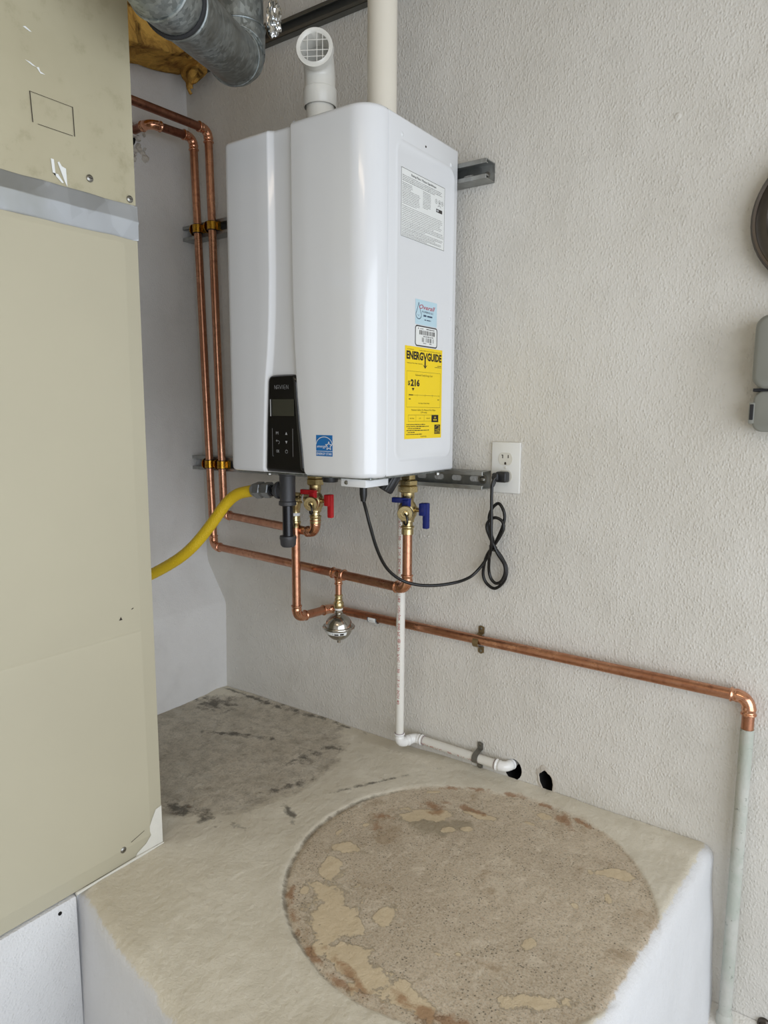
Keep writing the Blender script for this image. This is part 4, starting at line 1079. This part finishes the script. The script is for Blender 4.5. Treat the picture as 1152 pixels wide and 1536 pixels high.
# ------------------------------------------------------------------ outlet, plug and cord
ox, oz = .4765, -.0490
ou = thing('wall_outlet', 'white double wall outlet to the right of the heater', 'outlet', (ox + .035, 0, oz))
g = G(); g.box((ox, -.0062, oz), (ox + .0700, -.0002, oz + .1145), .0022, 2); g.out('cover_plate', 'outlet_white', ou)
po = Plane((ox + .0350, -.0062, oz + .0572), (1, 0, 0), (0, 0, 1))
for dz in (.0195, -.0195):
    pts_ = []
    for i in range(28):
        a = 2 * PI * i / 28; pts_.append((.0170 * math.cos(a), dz + max(-.0140, min(.0140, .0170 * math.sin(a)))))
    g = po.plate(pts_, .0012); rc = g.out('receptacle', 'outlet_face', ou)
    g = G(); po.rect(g, -.0078, dz + .0015, -.0056, dz + .0095, .0014); po.rect(g, -.0098, dz + .0078, -.0056, dz + .0095, .0014); po.rect(g, .0056, dz + .0022, .0078, dz + .0092, .0014)
    po.poly(g, [(-.0025, dz - .0125), (.0025, dz - .0125), (.0025, dz - .0085), (.001, dz - .0065), (-.001, dz - .0065), (-.0025, dz - .0085)], .0014)
    g.out('slot', 'slot_dark', rc, smooth=False)
G().lathe([(.0032, 0), (.003, .001), (.001, .0014)], po.p(0, 0, 0), (0, -1, 0), 12).out('screw', 'outlet_face', ou)
cord = [(.3329, -.3, -.0500), (.3323, -.29, -.0721), (.3360, -.28, -.1079), (.3401, -.26, -.1608), (.3436, -.23, -.2048), (.3585, -.2, -.2336), (.383, -.17, -.248), (.4106, -.13, -.2534), (.439, -.09, -.2500), (.4510, -.055, -.2444), (.4600, -.04, -.2339), (.4743, -.03, -.2124), (.4885, -.028, -.1867), (.5061, -.03, -.1555), (.5206, -.03, -.1208), (.524, -.03, -.0937), (.5105, -.03, -.0713), (.4953, -.03, -.0804), (.4863, -.03, -.1017), (.4878, -.028, -.129), (.4925, -.024, -.1514), (.4982, -.02, -.1739), (.5146, -.015, -.1977), (.5256, -.015, -.2204), (.5213, -.015, -.2485), (.4992, -.015, -.2704), (.4777, -.015, -.2629), (.4685, -.018, -.2428), (.4731, -.022, -.2127), (.4875, -.035, -.1871), (.503, -.038, -.167), (.5179, -.038, -.1447), (.5266, -.038, -.1233), (.5209, -.038, -.1075), (.5054, -.042, -.1018), (.4916, -.045, -.1122), (.4886, -.045, -.1267), (.496, -.045, -.1449), (.5069, -.045, -.1644), (.5154, -.04, -.1848), (.5239, -.025, -.2084), (.5256, -.022, -.2279), (.5175, -.022, -.2487), (.5038, -.022, -.2563), (.4912, -.022, -.2476), (.486, -.024, -.2288), (.4916, -.035, -.1997), (.5006, -.047, -.1782), (.5061, -.055, -.1558), (.5060, -.057, -.1236), (.5025, -.052, -.0777), (.501, -.05, -.0467), (.5015, -.049, -.0273), (.5040, -.045, -.0150), (.508, -.042, -.0105)]
kc = thing('power_cord', 'black power cord looped and tied below the outlet, plugged into its lower socket', 'cord', (.50, -.03, -.27))
G().tube(catmull(cord, 6), .0036, 12).out('cable', 'rubber', kc, ang=None)
px_, pz_ = ox + .0350, oz + .0572 - .0195
g = G(); g.box((px_ - .0135, -.030, pz_ - .0125), (px_ + .0125, -.0080, pz_ + .0115), .004, 3)
g.box((px_ - .0190, -.036, pz_ - .0085), (px_ - .004, -.018, pz_ + .0085), .0035, 3)
g.tube(catmull([(px_ - .010, -.030, pz_ + .001), (px_ - .0125, -.038, pz_ - .001), (.5045, -.0445, pz_ - .009), (.5020, -.0480, pz_ - .020)], 4), [.0065, .006, .0055, .0052, .005, .0048, .0045, .0044, .0042, .004, .0038, .0036, .0034], 12)
g.out('plug', 'black_plastic', kc, ang=40)
g = G()
for k in range(3): g.torus((.4990, -.032, -.1770 + .0035 * k), (.25, .05, 1), .0085, .0014, 20, 6)
g.tube(catmull([(.4965, -.044, -.180), (.4985, -.047, -.188), (.5010, -.048, -.196)], 3), .0008, 6)
g.out('twist_tie', 'rubber', kc)

# ------------------------------------------------------------------ grey weatherproof box and round fixture at the right edge
gb = thing('weatherproof_box', 'grey plastic weatherproof outlet box cut off by the right edge', 'outlet box', (1.07, 0, .10))
def rbox(g, x0, x1, z0, z1, y0, y1, r, e=.004):
    P_ = [(0, 0), (0, .6), (0, 1)]
    loops = [(y0, 0), (y1 + e, 0), (y1 + e * .35, e * .35), (y1, e)]; vs = []; n = None
    for yy, d in loops:
        pr = rrect(x0 + d, x1 - d, z0 + d, z1 - d, max(r - d, .001), 6); n = len(pr); vs += [(a, yy, b) for a, b in pr]
    g.add(vs, [(j * n + i, j * n + (i + 1) % n, (j + 1) * n + (i + 1) % n, (j + 1) * n + i) for j in range(3) for i in range(n)] + [tuple(3 * n + i for i in range(n)), tuple(range(n))])
g = G(); rbox(g, 1.0065, 1.135, .098, .170, -.0005, -.040, .016); g.out('base', 'grey_plastic', gb)
g = G(); rbox(g, 1.0035, 1.138, .1735, .3000, -.0005, -.058, .022, .008); g.out('lid', 'grey_plastic', gb)
g = G(); g.box((1.0045, -.038, .1690), (1.137, -.002, .1745)); g.out('lid_gap', 'gap_dark', gb, smooth=False)
g = G(); g.box((1.0000, -.040, .1120), (1.0105, -.012, .1500), .002, 2); lt = g.out('latch', 'grey_plastic', gb)
g = G(); g.box((1.0020, -.0415, .1190), (1.0080, -.0395, .1465), .0008, 1); g.out('latch_slot', 'gap_dark', lt)
rf = thing('round_fixture', 'dark round metal fixture with stepped rim cut off by the right edge', 'fixture', (1.10, 0, .463))
G().lathe([(.095, 0), (.112, .004), (.122, .016), (.124, .026), (.120, .031), (.116, .030), (.112, .034), (.098, .037), (.094, .033), (.086, .030), (.080, .042), (.055, .052), (.02, .056), (.001, .0565)], (1.103, -.0005, .463), (0, -1, 0), 56, cap=False).out('metal_dish', 'dark_steel', rf, ang=50)
G().torus((1.103, -.033, .463), (0, -1, 0), .088, .0035, 56, 8).out('bright_ring', 'stainless', rf)
# stub in the wall by the floor
o = G().lathe([(.012, 0), (.012, .006), (.009, .008), (.008, .003)], (1.104, -.0004, -1.068), (0, -1, 0), 18).out('capped_stub', 'dark_steel', None); tag(o, 'small dark metal stub low in the wall at the bottom right corner', 'stub')
# cement fillet at the foot of the wall
g = G(); g.add([(x, y, z) for x in (.99, 1.01, 1.05, 1.12) for y, z in ((-.055, FL), (-.02, FL + .012), (-.001, FL + .030))], [(a * 3 + b, a * 3 + b + 1, a * 3 + b + 4, a * 3 + b + 3) for a in range(3) for b in range(2)])
o = g.out('baseboard_back', 'stucco', None); struct(o)

# ------------------------------------------------------------------ duct and insulation
dk = thing('round_duct', 'galvanised round duct dipping down in a bend above the furnace', 'duct', (.14, -.45, 1.3))
dd = V((-.499, .840, .215)).normalized()
EC = V((0.0086, -0.3235, 0.8665)); DR = .0508
EC = EC + V((.010, .004, 0))
SC = EC - dd * .487
arc, tl = arc_path(EC, dd, (0, 0, 1), .062, 5)
g = G(); pts = []; rad = []
st0 = arc[0]
for k, p in enumerate(arc):
    pts += [p]; rad += [DR * 1.015]
pts2 = [st0 - dd * .012, st0 - dd * .004] + arc + [arc[-1] + V((0, 0, .02))]
g.tube(pts2, [DR * 1.0, DR * 1.06] + [DR * 1.06] * len(arc) + [DR * 1.06], 40, cap=False); g.out('elbow', 'galvanized', dk, ang=14)
for p, tg_ in ((st0, dd), (arc[2], (arc[3] - arc[1]).normalized()), (arc[3], (arc[4] - arc[2]).normalized()), (arc[-1] + V((0, 0, .014)), V((0, 0, 1)))):
    G().torus(p, tg_, DR * 1.06, .0020, 48, 6).out('bead', 'galvanized', dk)
g = G(); n = 6; pts3 = [(SC + dd * .096).lerp(st0 - dd * .002, i / n) for i in range(n + 1)]; g.tube(pts3, DR, 40, cap=False); g.out('straight_section', 'galvanized', dk)
# seam rib along the straight part
sd = dd.cross(V((0, 0, 1))).normalized(); 
g = G(); n0 = (sd * .3 + (sd.cross(dd)) * .95).normalized(); g.tube([pts3[0] + n0 * DR, pts3[-1] + n0 * DR], .003, 6); g.out('seam', 'galvanized', dk)
g = G(); g.tube([arc[-1] + V((0, 0, .012)), V((arc[-1].x, arc[-1].y, CZ))], DR, 40, cap=False); g.out('riser', 'galvanized', dk)
G().lathe([(DR * 1.02, 0), (DR * 1.22, .004), (DR * 1.24, .05), (DR * 1.02, .055)], arc[-1] + V((0, 0, .095)), (0, 0, 1), 40, cap=False).out('rubber_collar', 'rubber', dk)
# upstream elbow, turning up over the cabinet
ux = V((-.20, -.62, .76)).normalized()
arc2, t2 = arc_path(SC, -dd, ux, .065, 5)
g = G(); g.tube([arc2[0] + dd * .045, arc2[0] + dd * .043] + arc2 + [arc2[-1] + ux * .02], [DR * .97, DR * .965] + [DR * .965] * 7, 40, cap=False); g.out('elbow', 'galvanized', dk, ang=14)
G().torus(SC + dd * .094, dd, DR * .995, .0042, 48, 8).out('joint_gap', 'gap_dark', dk)
G().torus(SC + dd * .108, dd, DR * 1.01, .003, 48, 8).out('bead', 'galvanized', dk)
for p, tg_ in ((arc2[1], (arc2[2] - arc2[0]).normalized()), (arc2[3], (arc2[4] - arc2[2]).normalized())):
    G().torus(p, tg_, DR * .97, .0028, 40, 6).out('bead', 'galvanized', dk)
e2 = arc2[-1] + ux * .02
g = G(); g.tube([e2 - ux * .008, e2 + ux * (CZ - e2.z) / ux.z * .98], DR * .95, 36, cap=False); g.out('riser', 'galvanized', dk)
# crumpled foil tape beside the riser
bm = bmesh.new(); bmesh.ops.create_icosphere(bm, subdivisions=4, radius=1)
for v in bm.verts:
    q = 1 + .35 * noise.noise(v.co * 2.2) + .3 * noise.noise(v.co * 6.1); v.co = V((v.co.x * .012, v.co.y * .016, v.co.z * .036)) * q
c = V((arc[-1].x + .058, arc[-1].y + .045, arc[-1].z + .038)); bm.verts.ensure_lookup_table()
g = G(); g.add([c + v.co for v in bm.verts], [tuple(v.index for v in f.verts) for f in bm.faces]); bm.free(); g.out('crumpled_tape', 'foil_crumpled', dk, ang=20)

# fibreglass batt: lumpy slab with a torn, hanging flap
lo = V((-.540, -.60, 1.055)); bm = bmesh.new(); bmesh.ops.create_cube(bm, size=1); bmesh.ops.subdivide_edges(bm, edges=bm.edges[:], cuts=24, use_grid_fill=True)
hi = V((-.365, -.004, 1.335)); cc = (lo + hi) / 2; d_ = hi - lo
for v in bm.verts:
    p = V((v.co.x * d_.x, v.co.y * d_.y, v.co.z * d_.z)) + cc
    n_ = V((noise.noise(p * 9), noise.noise(p * 9 + V((5, 0, 0))), noise.noise(p * 9 + V((0, 7, 0))))); m_ = V((noise.noise(p * 30), noise.noise(p * 30 + V((5, 0, 0))), noise.noise(p * 30 + V((0, 7, 0)))))
    k = .022; q = p + n_ * k + m_ * .007
    q.z += (.045 + .27 * min(0, p.y + .01)) * max(0, min(1, (1.335 - p.z) / .2))
    q.x = max(q.x, -.541); q.y = min(q.y, -.003); q.z = min(q.z, CZ - .003)
    v.co = q
bm.verts.ensure_lookup_table(); g = G(); g.add([v.co.copy() for v in bm.verts], [tuple(v.index for v in f.verts) for f in bm.faces]); bm.free()
ib_ = thing('insulation_batt', 'torn yellow-brown fibreglass insulation stuffed in the corner behind the duct', 'insulation', (-.45, -.3, 1.055))
g.out('batt', 'fibreglass', ib_, ang=None)
g = G(); nu, nv = 16, 14; vs = []
for j in range(nv + 1):
    for i in range(nu + 1):
        a = i / nu; b = j / nv
        x0_ = -.520 + .150 * b ** 1.0 * .0; wdt = .200 * (1 - .93 * b ** 1.7)
        x = -.520 + .060 * b + (a) * wdt; z = 1.112 - .098 * b * (1 - .35 * a)
        y = -.045 - .012 * math.sin(a * 3) + .010 * noise.noise(V((a * 4, b * 4, 1)))
        vs.append((x + .004 * noise.noise(V((a * 7, b * 7, 3))), y, z + .005 * noise.noise(V((a * 9, b * 6, 8)))))
W3 = nu + 1; fs = [(j * W3 + i, j * W3 + i + 1, (j + 1) * W3 + i + 1, (j + 1) * W3 + i) for j in range(nv) for i in range(nu)]
g.add(vs, fs); fo = g.out('torn_flap', 'fibreglass', ib_, ang=None)
md = fo.modifiers.new('solid', 'SOLIDIFY'); md.thickness = .008

# ------------------------------------------------------------------ lift everything so that the floor lies at height 0
for o in list(col.objects):
    if o.parent is None and o.type in ('MESH', 'EMPTY'): o.location.z += FZ
